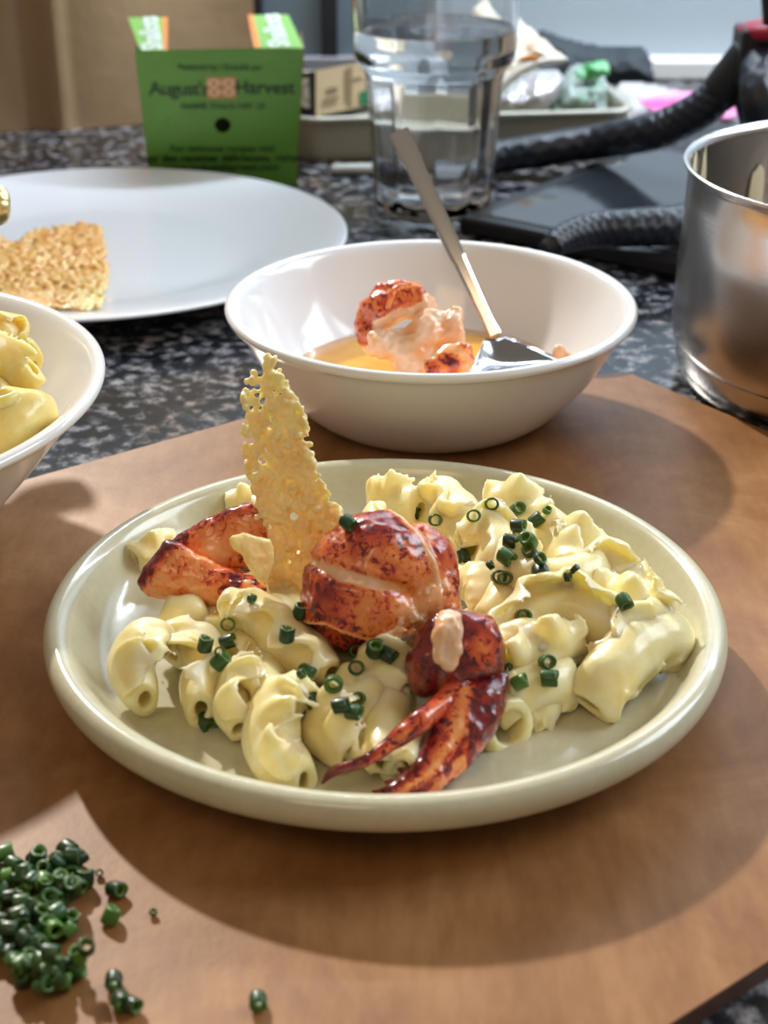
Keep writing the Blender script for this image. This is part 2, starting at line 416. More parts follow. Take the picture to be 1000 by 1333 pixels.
    for i in range(len(A)): A[i] += Nn[i] * (.0009 * nz(A[i], 75, seed) + .0004 * nz(A[i], 170, seed))
    c = A.mean(0); o = put(name, mesh(name, A - c, F3, m or M_PASTA)); o.location = c
    tag(o, label, 'pasta', group); PASTA.append(o); return o
def pp(*pts): return [at(p[0], p[1], zp(p[0], p[1]) + (p[2] if len(p) > 2 else 0)) for p in pts]
GL, GR = 'creamy pasta pieces on the left half of the plate', 'creamy pasta pieces on the right half of the plate'
T = [  # points (u, v, extra height), radius, crest direction, crest height, label, group
 ([(222, 846, .002), (190, 834, .003), (172, 866, .001), (186, 914)], .0082, (.5, .25, 1.1), .0125, 'leftmost pasta curl with a rounded hump and a drooping ruffled lip', GL),
 ([(252, 816, -.004), (268, 862, -.004), (256, 926, -.002)], .0078, (-.1, .5, 1.1), .011, 'upright creamy pasta tube second from the left, below the left lobster claw piece', GL),
 ([(312, 872), (300, 905), (308, 950)], .0064, (.3, .2, 1.1), .011, 'knobbly short pasta piece left of the big front crescent', GL),
 ([(394, 893, .006), (360, 922, .004), (356, 978), (398, 1016, -.001)], .0090, (.45, -.2, 1.), .011, 'large crescent pasta piece nearest the front rim', GL),
 ([(338, 868), (352, 898, .002), (345, 940)], .0062, (-.5, -.6, .6), .006, 'thin upright pasta fin rising behind the front crescent', GL),
 ([(296, 792), (335, 800), (380, 838), (432, 884)],   .0088, (.1, -.15, 1.0), .011, 'long smooth pasta piece with a wavy edge and one chive ring near its left tip', GL),
 ([(404, 930), (428, 958), (458, 986)], .0070, (.8, -.6, .9), .011, 'frilled pasta piece right of the front crescent, above the thin pincer tip', GL),
 ([(478, 848, .002), (486, 876), (462, 905)], .0070, (.9, .1, 1.), .011, 'peaked pasta piece directly below the lobster tail', GL),
 ([(415, 905), (455, 925), (500, 905)], .0078, (.1, .9, .5), .006, 'flat pasta piece with three chives between front crescent and claw', GL),
 ([(512, 895), (500, 948), (502, 1000)], .0066, (-.9, .1, .4), .008, 'pasta piece with a pale curled edge behind the thin pincer', GL),
 ([(565, 940), (535, 975), (522, 1002)], .0070, (-.3, .8, .3), .004, 'pasta tube half hidden between the two claw fingers', GL),
 ([(212, 798, -.004), (240, 803, -.004), (268, 792, -.004)], .0070, (.1, .8, .4), .004, 'pasta curl tucked under the left lobster claw piece', GL),
 ([(178, 730, -.013), (205, 718, -.013), (230, 712, -.012)], .0060, (-.3, -.7, .4), .004, 'small pasta tip peeking out left of the lobster claw piece', GL),
 ([(295, 660, -.013), (325, 660, -.012), (350, 668, -.010)], .0060, (0, -1, .3), .004, 'pale pasta edge showing behind the lobster claw piece and crisp', GL),
 ([(666, 948, -.001), (650, 938, -.003), (622, 925, -.004)], .0092, (-.2, .9, -.1), .007, 'open pasta tube showing its round hole beside the claw', GR),
 ([(690, 915, -.003), (712, 922, -.005), (730, 932, -.006)], .0062, (.3, .8, .4), .004, 'small pasta end resting on the plate right of the open tube', GR),
 ([(764, 916, -.003), (792, 880), (836, 836), (872, 832, -.003), (876, 858, -.009)], .0092, (-.2, .9, .5), .004, 'big glossy pasta elbow at the right end of the heap', GR),
 ([(874, 808), (822, 832, .001), (782, 882, -.003)], .0055, (-.7, -.5, .5), .007, 'thin pasta edge lying behind the big right elbow', GR),
 ([(640, 912), (690, 897), (745, 888, -.003)], .0080, (-.2, .8, .3), .004, 'pasta tube carrying a chive pair right of the claw', GR),
 ([(655, 878), (700, 858, .002), (758, 830, .001)], .0058, (-.3, -.9, .5), .009, 'leaf-shaped pasta sheet with a pointed right tip', GR),
 ([(650, 838), (695, 806), (752, 800), (800, 832)], .0080, (.05, -1, .35), .0105, 'broad fan pasta piece with a scalloped top edge, right of the lobster tail', GR),
 ([(640, 832, .003), (680, 826, .005), (722, 832, .004)], .0050, (.1, .8, .7), .006, 'narrow ruffled pasta strip in front of the scalloped fan', GR),
 ([(822, 748), (830, 778), (850, 798), (874, 788, .001)], .0066, (.6, -.8, .4), .006, 'pasta piece reaching furthest right with a blunt tip', GR),
 ([(756, 748), (788, 742, .001), (824, 752)], .0066, (.1, -1, .4), .007, 'pasta curl on the ridge left of the blunt-tipped piece', GR),
 ([(722, 716), (746, 716), (774, 738)], .0070, (.4, -1, .3), .008, 'pasta piece with two pale peaks against the far right rim', GR),
 ([(688, 752, .004), (736, 756, .004), (786, 742, .002)], .0078, (.1, .9, .5), .005, 'long pasta tube below the chive cluster', GR),
 ([(668, 704, .006), (668, 735, .007), (692, 762, .006)], .0062, (.9, -.2, .6), .006, 'pasta piece with an upright creamy ridge in the chive cluster', GR),
 ([(594, 700, .003), (634, 684, .006), (648, 712, .004), (632, 752)], .0068, (.9, -.5, .5), .005, 'hooked pasta curl under the two standing chive rings', GR),
 ([(636, 660), (672, 664, .002), (712, 690)], .0082, (.5, -.9, .3), .006, 'plump pasta piece below the topmost chive ring at the back', GR),
 ([(576, 636, .001), (588, 655, .001), (618, 684)], .0080, (-.6, -.6, .2), .005, 'square-tipped pasta piece standing highest at the back rim', GR),
 ([(478, 650, -.006), (512, 652, -.006), (548, 668, -.004)], .0074, (0, -1, .3), .006, 'pale flat pasta piece behind the lobster tail', GR),
 ([(480, 668, -.003), (488, 680, -.003), (500, 700, -.003)], .0054, (.3, -.8, .4), .003, 'tiny pasta point just above the lobster tail', GR),
 ([(622, 742, -.002), (636, 768, -.003), (628, 800, -.006)], .0082, (-.4, .4, .6), .003, 'smooth pasta bulge touching the lobster tail on its right', GR),
 ([(664, 764, .001), (648, 792), (632, 812, -.003)], .0066, (.6, .4, .5), .004, 'cone-like pasta end with a nub below the chive pair', GR),
 ([(566, 678, -.004), (600, 690, -.004), (612, 720, -.004)], .0078, (.4, -.8, .3), .006, 'pasta piece between lobster tail and the hooked curl', GR),
 ([(690, 690, .001), (728, 712), (736, 744)], .0080, (.6, -.6, .4), .005, 'pasta piece half buried behind the chive cluster', GR),
 ([(770, 770), (805, 790), (815, 820)], .0074, (.6, -.7, .4), .006, 'pasta curl between the scalloped fan and the right elbow', GR),
]
for i, (pts, r, fd, fh, lab, g) in enumerate(T):
    comb('pasta_piece', pp(*pts), r, sdir(*fd), fh, lab, g, seed=i * 3 + 1, **(dict(pinch=0, hollow=.62) if 'round hole' in lab else dict(pinch=.5, hollow=.5)))
rr = random.Random(5)
for i, (u, v, z, a) in enumerate([(600, 840, .018, .4), (690, 800, .019, 2.), (750, 850, .018, 1.), (640, 760, .02, 2.6), (720, 760, .02, .2), (800, 780, .018, 1.3), (560, 720, .02, .5),
        (450, 860, .018, .2), (380, 870, .018, 1.1), (330, 840, .018, 2.2), (270, 830, .018, .8), (300, 760, .018, .1), (400, 800, .019, 1.7), (540, 880, .018, 1.2), (470, 930, .017, .3), (690, 870, .017, .6), (420, 740, .019, 1.0)]):
    c = at(u, v, z); dx = Vector((math.cos(a), math.sin(a), 0)) * .017; dn = Vector((-math.sin(a), math.cos(a), 0)) * .006
    comb('pasta_piece', [c - dx, c + dn, c + dx], .0072, (dn + Vector((0, 0, .004))).normalized(), .006, 'pasta piece buried low in the heap under the others', 'buried pasta pieces in the heap', seed=90 + i)
# plain pasta in the left bowl
def lp(*pts): return [aty(p[0], p[1], p[2]) for p in pts]
for i, (P, r, fd, fh, lab) in enumerate([
    (lp((-22, 592, .53), (8, 560, .535), (40, 536, .545), (62, 548, .55)), .0092, (-.5, -.6, .3), .004, 'smooth yellow pasta tube nearest the rim of the left bowl'),
    (lp((-30, 470, .56), (0, 468, .565), (26, 492, .565), (44, 478, .565)), .0072, (.2, -.9, .4), .007, 'pale wavy pasta piece on top in the left bowl'),
    (lp((-25, 425, .60), (-2, 432, .605), (8, 455, .60)), .0078, (.8, -.3, .3), .007, 'pasta piece at the back of the left bowl'),
    (lp((-25, 520, .55), (10, 515, .565), (38, 520, .575)), .0085, (.3, .7, .4), .004, 'deep yellow pasta tube in the middle of the left bowl'),
    (lp((-30, 545, .54), (-6, 535, .54), (4, 525, .545)), .0062, (.5, -.6, .4), .005, 'small pasta tip at the picture edge in the left bowl'),
    (lp((10, 470, .60), (30, 470, .605), (42, 480, .60)), .0066, (.5, -.7, .3), .005, 'pasta piece half hidden behind the pale wavy one in the left bowl')]):
    comb('pasta_piece', P, r, sdir(*fd), fh, lab, 'plain pasta in the left bowl', m=M_PASTA2, seed=200 + i)
for i in range(9):
    a = i * 2.4; c = Vector((LX + .012 + .045 * math.cos(a) * (.5 + .5 * (i % 2)), LY + .045 * math.sin(a) * (.5 + .5 * (i % 2)), .020 + .004 * (i % 3)))
    dx = Vector((math.cos(a * 1.7), math.sin(a * 1.7), 0)) * .018
    comb('pasta_piece', [c - dx, c + Vector((0, 0, .004)), c + dx], .008, Vector((0, 0, 1)), .005, 'plain pasta piece lying low in the left bowl', 'pasta low in the left bowl', m=M_PASTA2, seed=300 + i)
# ------------------------------------------------------------------ lobster
def blob(u, v, rx, ry, rw, base, dw=0., tilt=0.):
    """ellipsoid around pixel (u, v) at the depth of point base, radii in pixels of that depth, dw metres towards the camera"""
    dep = (Vector(base) - CAM).dot(FW); s = dep / FPX; d = ray(u, v); p = CAM + d * (dep / FPX) - FW * dw
    c_, s_ = math.cos(tilt), math.sin(tilt)
    X = RT * c_ - UP * s_; Y = UP * c_ + RT * s_
    return ellipsoid(p, (X * rx * s, Y * ry * s, FW * rw * s))
def atd(u, v, base, dw=0.):
    dep = (Vector(base) - CAM).dot(FW) - dw; return CAM + ray(u, v) * (dep / FPX)
def sm(a, b, x): t = min(1, max(0, (x - a) / (b - a))); return t * t * (3 - 2 * t)
def inside(P, x, y):
    c = False; j = len(P) - 1
    for i in range(len(P)):
        if (P[i][1] > y) != (P[j][1] > y) and x < (P[j][0] - P[i][0]) * (y - P[i][1]) / (P[j][1] - P[i][1]) + P[i][0]: c = not c
        j = i
    return c
def edged(P, x, y):
    d = 1e9; q = Vector((x, y))
    for i in range(len(P)):
        a, b = Vector(P[i]), Vector(P[(i + 1) % len(P)]); t = max(0, min(1, (q - a).dot(b - a) / max(1e-9, (b - a).length_squared))); d = min(d, (a + (b - a) * t - q).length)
    return d
def inflate(P, pf, cap, step=7, flat=1.0):
    """a solid whose outline seen from the front is P: a union of balls, at points pf(u, v), none thicker than cap pixels"""
    out = []
    xs = [p[0] for p in P]; ys = [p[1] for p in P]
    y = min(ys) + step / 3
    while y < max(ys):
        x = min(xs) + step / 3
        while x < max(xs):
            if inside(P, x, y):
                d = edged(P, x, y)
                if d > 2.2:
                    p = pf(x, y)
                    if p is not None:
                        s = (p - CAM).dot(FW) / FPX; r = d * s; rw = min(d, cap) * s * flat
                        out.append(ellipsoid(p, (RT * r, UP * r, FW * rw), 12, 8))
            x += step
        y += step
    return join(*out)
def surf(o, sink):
    """points on the visible side of an object, sunk below its skin"""
    V = [o.matrix_world @ v.co for v in o.data.vertices]; t = BVHTree.FromPolygons(V, [tuple(p.vertices) for p in o.data.polygons])
    def f(u, v):
        d = ray(u, v).normalized(); h, n_, i, k = t.ray_cast(CAM, d); return None if h is None else h + d * sink
    return f
def gau(u, v, cu, cv, su, sv): return math.exp(-((u - cu) / su) ** 2 - ((v - cv) / sv) ** 2)
# tail
TB = at(495, 765, .043); s1 = (TB - CAM).dot(FW) / FPX
tail = empty('lobster_tail', TB, 'curled orange-red lobster tail with pale bands in the middle of the plate', 'lobster')
def ci(u, pts): return float(np.interp(u, [p[0] for p in pts], [p[1] for p in pts]))
b1t = [(395, 722), (410, 728), (430, 736), (470, 748), (525, 761)]; b1b = [(395, 724), (402, 732), (440, 757), (495, 769), (525, 769)]
b3 = [(385, 808), (425, 813), (473, 831), (520, 850)]
b2 = [(655, 478), (666, 495), (678, 521), (699, 545), (732, 563), (768, 570)]
def tailpig(u, v, co):
    p = .50; d = 0.
    if u < 540:
        t, b, l = ci(u, b1t), ci(u, b1b), ci(u, b3); fade = sm(540, 505, u)
        inb = sm(-1.5, 1.5, v - t) * sm(1.5, -1.5, v - b)
        if v <= t:
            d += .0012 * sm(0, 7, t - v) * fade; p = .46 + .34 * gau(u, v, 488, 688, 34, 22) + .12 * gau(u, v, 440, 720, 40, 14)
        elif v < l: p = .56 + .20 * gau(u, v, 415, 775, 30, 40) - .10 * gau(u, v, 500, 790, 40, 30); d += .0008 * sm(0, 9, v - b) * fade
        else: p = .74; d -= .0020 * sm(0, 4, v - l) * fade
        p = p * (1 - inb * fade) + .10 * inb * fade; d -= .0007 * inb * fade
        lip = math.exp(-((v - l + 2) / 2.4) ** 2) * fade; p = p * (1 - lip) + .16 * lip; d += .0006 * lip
    if v < 780 and u > 465:
        x2 = ci(v, b2); q = math.exp(-((u - x2 - 3) / 5.) ** 2) * sm(780, 740, v)
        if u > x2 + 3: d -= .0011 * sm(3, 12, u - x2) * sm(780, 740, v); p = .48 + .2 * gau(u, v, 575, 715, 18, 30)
        elif v < 730: p += .18 * sm(36, 8, x2 - u)
        p = p * (1 - q) + .12 * q; d += .0005 * q
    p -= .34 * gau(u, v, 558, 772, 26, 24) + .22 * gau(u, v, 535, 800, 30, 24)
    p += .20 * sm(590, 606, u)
    return p, d
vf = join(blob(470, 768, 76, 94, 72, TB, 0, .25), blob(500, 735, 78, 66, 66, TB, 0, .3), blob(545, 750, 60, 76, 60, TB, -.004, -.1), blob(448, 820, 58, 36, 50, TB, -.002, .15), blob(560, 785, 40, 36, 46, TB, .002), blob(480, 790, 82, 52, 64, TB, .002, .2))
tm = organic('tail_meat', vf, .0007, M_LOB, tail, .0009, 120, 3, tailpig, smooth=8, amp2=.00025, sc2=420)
bpy.context.view_layer.update(); ts = surf(tm, .0012)
torn = [[(538, 772), (550, 764), (562, 758), (570, 768), (560, 778), (545, 780)], [(568, 770), (574, 754), (586, 752), (590, 766), (580, 780), (570, 780)], [(520, 800), (540, 790), (566, 792), (590, 780), (596, 792), (575, 806), (540, 816), (515, 818), (508, 810)], [(490, 822), (515, 812), (545, 815), (540, 830), (505, 838)]]
organic('torn_flesh', join(*[inflate(P, ts, 5, 4) for P in torn]), .0006, M_LOB, tail, .0016, 320, 7, lambda u, v, c: .24 + .5 * nz(c, 240, 4), amp2=.0006, sc2=700, smooth=2)
# front claw
KB = at(592, 870, .030)
claw = empty('lobster_claw', KB, 'dark red lobster claw with two fingers pointing at the front rim', 'lobster')
def clawpig(u, v, co):
    p = .80 - .34 * gau(u, v, 628, 850, 16, 34) + .06 * sm(570, 545, u)
    p += .14 * gau(u, v, 615, 820, 18, 14); p -= .25 * gau(u, v, 590, 905, 14, 8)
    return p
vf = join(blob(594, 852, 60, 62, 58, KB, 0, -.1), blob(622, 848, 36, 52, 50, KB, .001, 0), blob(560, 862, 32, 46, 46, KB, .001, .2), blob(604, 812, 34, 20, 34, KB), blob(606, 895, 46, 40, 44, KB))
palm = organic('palm', vf, .0007, M_LOB, claw, .0012, 130, 11, clawpig, smooth=6, amp2=.0003, sc2=420)
s2 = s1 * .93
bigP = [(x + (6 if x > .0 and (x - np.interp(y, [880, 940, 1000, 1045], [615, 598, 565, 510])) > 0 else -7), y) for x, y in [(574, 912), (600, 893), (657, 872), (654, 915), (643, 950), (620, 984), (588, 1016), (548, 1042), (476, 1043), (498, 1031), (518, 1016), (534, 1000), (547, 980), (558, 956), (568, 932)]]
def bigpf(u, v): return at(u, v, float(np.interp(v, [880, 930, 985, 1040], [.031, .0245, .0175, .0125])))
def bigpig(u, v, co):
    cu = np.interp(v, [900, 950, 1000, 1040], [604, 596, 566, 512]); du = (u - cu)
    p = .76 - .44 * math.exp(-((du) / 11) ** 2)
    if du > 14: p = .84 - .42 * sm(-.05, .2, nz(co, 230, 2)) * sm(955, 985, v) * sm(14, 24, du)
    if du < -18: p = .82
    return p
teeth = []
for i, (u, v) in enumerate([(563, 948), (553, 968), (540, 988), (526, 1004), (508, 1020), (492, 1032)]):
    p = bigpf(u + 3, v); teeth.append(sweep([p, p - RT * .0030 + UP * .0008], [.0016, .0003], 5, 6))
organic('large_finger', join(inflate(bigP, bigpf, 26, 6), *teeth), .0006, M_LOB, claw, .0008, 160, 12, bigpig, smooth=5, amp2=.0003, sc2=420)
thin = [atd(606, 884, KB, .008), atd(580, 912, KB, .015), at(545, 940, .030), at(512, 966, .026), at(482, 988, .0235), at(448, 998, .0215), at(430, 1006, .018), at(418, 1022, .0145)]
organic('thin_finger', sweep(thin, [20 * s2, 17 * s2, 16 * s2, 12 * s2, 9 * s2, 8 * s2, 7 * s2, 2.5 * s2], 34, 14, .85), .00055, M_LOB, claw, .0006, 190, 13, lambda u, v, c: .72 + .12 * sm(520, 440, u) - .18 * math.exp(-((v - (915 + (575 - u) * .85)) / 6) ** 2), smooth=3)
bpy.context.view_layer.update()
organic('cut_flesh', inflate([(560, 834), (565, 812), (573, 796), (588, 793), (602, 798), (603, 820), (603, 846), (596, 868), (581, 876), (566, 864)], surf(palm, -.0004), 9, 4), .0006, M_LOB, claw, .0010, 210, 14,
        lambda u, v, c: (.13 - .10 * math.exp(-((u - 584) / 9) ** 2) + .10 * nz(c, 240, 1), -.0012 * gau(u, v, 583, 836, 6, 17) - .0006 * gau(u, v, 592, 822, 5, 8)), smooth=3, amp2=.0004)
# left claw piece
EB = at(268, 740, .034)
lc = empty('lobster_knuckle', EB, 'two-lobed orange-red lobster claw meat left of the cheese crisp', 'lobster')
def lcpig(u, v, co):
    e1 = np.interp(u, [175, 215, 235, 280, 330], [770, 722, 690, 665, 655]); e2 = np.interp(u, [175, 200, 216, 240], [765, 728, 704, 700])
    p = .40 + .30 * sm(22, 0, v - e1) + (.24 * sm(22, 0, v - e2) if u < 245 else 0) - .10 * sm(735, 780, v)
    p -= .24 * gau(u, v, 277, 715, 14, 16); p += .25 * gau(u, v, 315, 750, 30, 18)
    return p
lo1 = [(215, 728), (226, 700), (240, 690), (262, 675), (295, 662), (330, 655), (350, 668), (352, 735), (300, 750), (255, 742)]
lo2 = [(175, 766), (183, 748), (204, 716), (216, 703), (232, 702), (262, 722), (285, 735), (320, 745), (345, 752), (340, 775), (300, 786), (262, 785), (225, 782), (190, 778)]
def lpf(dw): return lambda u, v: atd(u, v, EB, dw + .00005 * (u - 260))
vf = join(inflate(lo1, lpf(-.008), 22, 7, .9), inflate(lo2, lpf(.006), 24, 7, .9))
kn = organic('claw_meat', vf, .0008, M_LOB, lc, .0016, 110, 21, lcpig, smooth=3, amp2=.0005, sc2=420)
bpy.context.view_layer.update(); ks = surf(kn, .0012)
organic('torn_flesh', join(inflate([(285, 770), (300, 760), (330, 752), (346, 762), (344, 782), (316, 790), (292, 784)], lpf(.010), 10, 6), inflate([(262, 790), (300, 782), (330, 786), (325, 796), (285, 797)], lpf(.004), 10, 5)), .0007, M_LOB, lc, .0022, 210, 22, lambda u, v, c: .46 + .9 * nz(c, 240, 3), amp2=.0008, smooth=2)
# lobster in the serving bowl
HB = Vector((BX - .012, BY + .005, .032))
hl = empty('lobster_chunk', HB, 'lobster chunk with red cap and cream flesh standing in the butter', 'lobster')
def hbpig(u, v, co):
    k = (u - 470) * .55 + (v - 366) * 1.0
    p = .60 if k < 62 else .12
    if u < 485 and v < 450: p = .56
    if 505 < u < 550 and v < 400 and k < 70: p = .50
    return p + .12 * nz(co, 160, 3)
def hpf(dw): return lambda u, v: atd(u, v, HB, dw)
organic('red_cap', inflate([(463, 412), (470, 388), (490, 370), (520, 363), (548, 368), (564, 386), (575, 408), (550, 416), (520, 420), (504, 432), (494, 464), (478, 472), (465, 445)], hpf(.004), 24, 6), .0009, M_LOB, hl, .0022, 110, 31, hbpig, smooth=4, amp2=.0006, sc2=320)
organic('cream_flesh', inflate([(480, 432), (500, 420), (530, 420), (560, 402), (598, 398), (607, 425), (602, 450), (585, 456), (566, 470), (548, 494), (512, 494), (508, 470), (488, 456)], hpf(.013), 22, 6), .0009, M_LOB, hl, .0052, 85, 32, lambda u, v, c: .10 + .22 * nz(c, 120, 1), smooth=3, amp2=.0010, sc2=300)
# a folded red lip on the cap
organic('folded_lip', sweep([atd(505, 402, HB, .019), atd(512, 380, HB, .019), atd(530, 371, HB, .018), atd(552, 374, HB, .015)], [5 * s1, 7 * s1, 6 * s1, 3 * s1], 16, 10), .0008, M_LOB, hl, .0006, 200, 33, lambda u, v, c: .42)
G2 = Vector((BX + .012, BY - .034, .024))
g2 = empty('lobster_scrap', G2, 'small red and white lobster scrap beside the spoon blade', 'lobster')
organic('scrap_meat', join(blob(588, 470, 30, 20, 24, G2, 0, -.2), blob(570, 480, 22, 14, 18, G2, .003), blob(603, 462, 14, 16, 14, G2, .002)), .0009, M_LOB, g2, .0022, 130, 41, lambda u, v, c: .42 + .8 * nz(c, 110, 6), smooth=3)
G3 = at(728, 459, .030)
o = organic('lobster_crumb', join(blob(728, 459, 9, 10, 8, G3), blob(738, 464, 6, 6, 6, G3)), .0007, M_LOB, None, .0008, 200, 42, lambda u, v, c: .1, smooth=3)
tag(o, 'tiny pale lobster crumb stuck to the bowl wall by the spoon tip', 'lobster')
# melted butter
k = N('melted_butter', .08, (.78, .42, .05), Coat_Weight=.5, Coat_Roughness=.03); k.color(k.ramp(k.noise(40, 3), [(.35, (.70, .30, .02)), (.65, (.84, .46, .05))]))
bz = .0175
prof = [(0, bz + .0002), (.060, bz), (.0698, bz), (.0702, bz - .0004), (.0635, .0118), (.05, .0082), (0, .0080)]
V, F = lathe(prof[::-1], 96); o = put('melted_butter', mesh('melted_butter', V, F, k.m), None, (BX, BY, 0)); tag(o, 'golden melted butter pooled in the white serving bowl', 'butter')
# ------------------------------------------------------------------ cheese crisps
SB = at(392, 792, .020)            # where the standing crisp meets the heap
SN = Vector((-.10, -cp * .96, .30)).normalized()
def stand(x, y):
    d = ray(x, y); q = SB + Vector((0, .004 * math.sin((x - 300) * .03), 0)); return CAM + d * ((q - CAM).dot(SN) / d.dot(SN)), SN
outline = [(347, 458), (360, 462), (364, 480), (376, 498), (378, 508), (390, 520), (398, 540), (402, 565), (408, 590), (414, 608), (424, 630), (434, 650), (446, 664), (456, 676), (452, 688), (430, 720), (412, 750), (402, 785), (388, 800), (372, 792), (352, 770), (345, 740), (338, 712), (318, 705), (322, 680), (332, 650), (320, 620), (316, 590), (312, 575), (318, 545), (314, 520), (318, 500), (324, 484), (322, 478), (340, 482)]
def bubbles(P, mapf, n, rmin, rmax, dens, seed, spread=1.0):
    """a lacy crisp as a union of many small flattened bubbles scattered over the outline P"""
    rb = random.Random(seed); xs = [p[0] for p in P]; ys = [p[1] for p in P]; out = []; k = 0
    while k < n:
        x, y = rb.uniform(min(xs), max(xs)), rb.uniform(min(ys), max(ys)); k += 1
        if not inside(P, x, y): continue
        if noise.noise(Vector((x * .055 + seed, y * .055, 1.7))) * .6 + rb.random() > dens(x, y): continue
        r = rb.uniform(rmin, rmax); r = min(r, max(rmin * .7, edged(P, x, y) + 1.5)); p, nr = mapf(x, y); s_ = (p - CAM).dot(FW) / FPX
        a = nr.orthogonal().normalized(); b = nr.cross(a); th = rb.uniform(0, 6.28); a, b = a * math.cos(th) + b * math.sin(th), b * math.cos(th) - a * math.sin(th)
        out.append(ellipsoid(p + nr * rb.gauss(0, 1.5) * s_ * spread, (a * r * s_ * rb.uniform(.9, 1.5), b * r * s_, nr * r * s_ * rb.uniform(.55, .9)), 8, 6))
    return join(*out)
def crisp_obj(name, vf, voxel, parent, origin, brown, seed):
    A, F, Nn = fuse(vf, voxel, 1); B = []
    for i in range(len(A)):
        q = scr(A[i]); A[i] += Nn[i] * (.0003 * nz(A[i], 420, seed) + .0007 * nz(A[i], 210, seed)); B.append(brown(q[0], q[1]) + .22 * nz(A[i], 150, seed))
    me = mesh(name, A - np.array(origin), F, M_CRISP); setattr_f(me, 'brown', B); return put(name, me, parent, None if parent else origin)
crisp = crisp_obj('cheese_crisp', bubbles(outline, stand, 3000, 3.0, 6.0, lambda x, y: .60 + .45 * sm(500, 720, y), 4, 2.5), .00058, None, SB, lambda x, y: .02 + .36 * sm(610, 760, y) * sm(325, 420, x) + .14 * sm(480, 640, y), 4)
tag(crisp, 'tall lacy cheese crisp standing upright in the pasta', 'cheese crisp')
FB = at(345, 725, .046)
def flap(x, y):
    dep = (FB - CAM).dot(FW) - .0125 + .00016 * (x - 335); return CAM + ray(x, y) * (dep / FPX), -FW
o = crisp_obj('crisp_flap', bubbles([(300, 700), (318, 696), (335, 702), (352, 706), (357, 716), (356, 732), (348, 748), (342, 760), (334, 752), (324, 738), (314, 722), (302, 712)], flap, 900, 3.5, 6, lambda x, y: 2, 9, .4), .00065, crisp, SB, lambda x, y: .30, 9)
o['label'] = 'smoother golden flap folded out at the left'
QB = at(60, 345, ZC + .008)
def flat(x, y):
    p = at(x, y, ZC + .0132 + .0008 * nz((x, y, 0), .02, 3)); return p, Vector((0, 0, 1))
o = crisp_obj('cheese_crisp', bubbles([(-60, 318), (-20, 300), (4, 308), (20, 316), (42, 300), (75, 294), (105, 290), (132, 294), (136, 315), (142, 345), (140, 372), (134, 400), (112, 405), (80, 402), (40, 404), (-60, 408)], flat, 3600, 2.6, 5.0, lambda x, y: 1.0, 14, .7), .0009, None, QB, lambda x, y: .72 - .4 * sm(340, 400, y) * sm(70, 130, x), 14)
tag(o, 'flat orange cheese crisp lying on the large white plate', 'cheese crisp')
# ------------------------------------------------------------------ chives
def ringmesh(name, ro, ri, h, seg=14, curl=0):
    V, F, I = [], [], []
    prof = [(ro * .94, -h), (ro, -h * .8), (ro * 1.01, 0), (ro, h * .8), (ro * .94, h), (ri, h), (ri * .97, 0), (ri, -h)]
    for i in range(seg):
        a = 2 * PI * i / seg
        for j, (r, z) in enumerate(prof):
            V.append((r * math.cos(a) * 1.06, r * math.sin(a) * .95, z + .12 * h * math.sin(2 * a + 1))); I.append(1. if j >= 5 else 0.)
    n = len(prof)
    for i in range(seg):
        for j in range(n): a, b = i * n + j, ((i + 1) % seg) * n + j; F.append((a, b, ((i + 1) % seg) * n + (j + 1) % n, i * n + (j + 1) % n))
    me = mesh(name, V, F, M_CHIVE); setattr_f(me, 'inner', I); return me
RING = ringmesh('chive_ring', .0028, .0020, .0012); TUBE = ringmesh('chive_tube', .0028, .0019, .0026); FAT = ringmesh('chive_fat', .0032, .0018, .0029); SMALL = ringmesh('chive_small', .0019, .0012, .0011)
bpy.context.view_layer.update()
def bvh(objs):
    V, F = [], []
    for o in objs:
        if o.type != 'MESH': continue
        M_ = o.matrix_world; k = len(V); V += [M_ @ v.co for v in o.data.vertices]; F += [tuple(i + k for i in p.vertices) for p in o.data.polygons]
    return BVHTree.FromPolygons(V, F)
scene_tree = bvh([o for o in C.objects if o.type == 'MESH' and (o.name.split('.')[0] in ('pasta_piece', 'dinner_plate', 'tail_meat', 'torn_flesh', 'palm', 'claw_meat', 'cheese_crisp', 'cutting_board', 'large_finger', 'cut_flesh'))])
def sit(u, v, me, ax, label, group, lift=.0018, name='chive_ring'):
    """ax: None = axis along the surface normal, else a screen direction for the tube axis"""
    d = ray(u, v).normalized(); hit, nrm, i, dist = scene_tree.ray_cast(CAM, d)
    if hit is None: return
    if nrm.dot(d) > 0: nrm = -nrm
    axis = nrm if ax is None else sdir(*ax)
    o = put(name, me); o.location = hit + nrm * lift; o.rotation_euler = axis.to_track_quat('Z', 'Y').to_euler(); o.scale = (.9,) * 3
    tag(o, label, 'chive', group); return o
GC = 'chives scattered over the lobster macaroni'
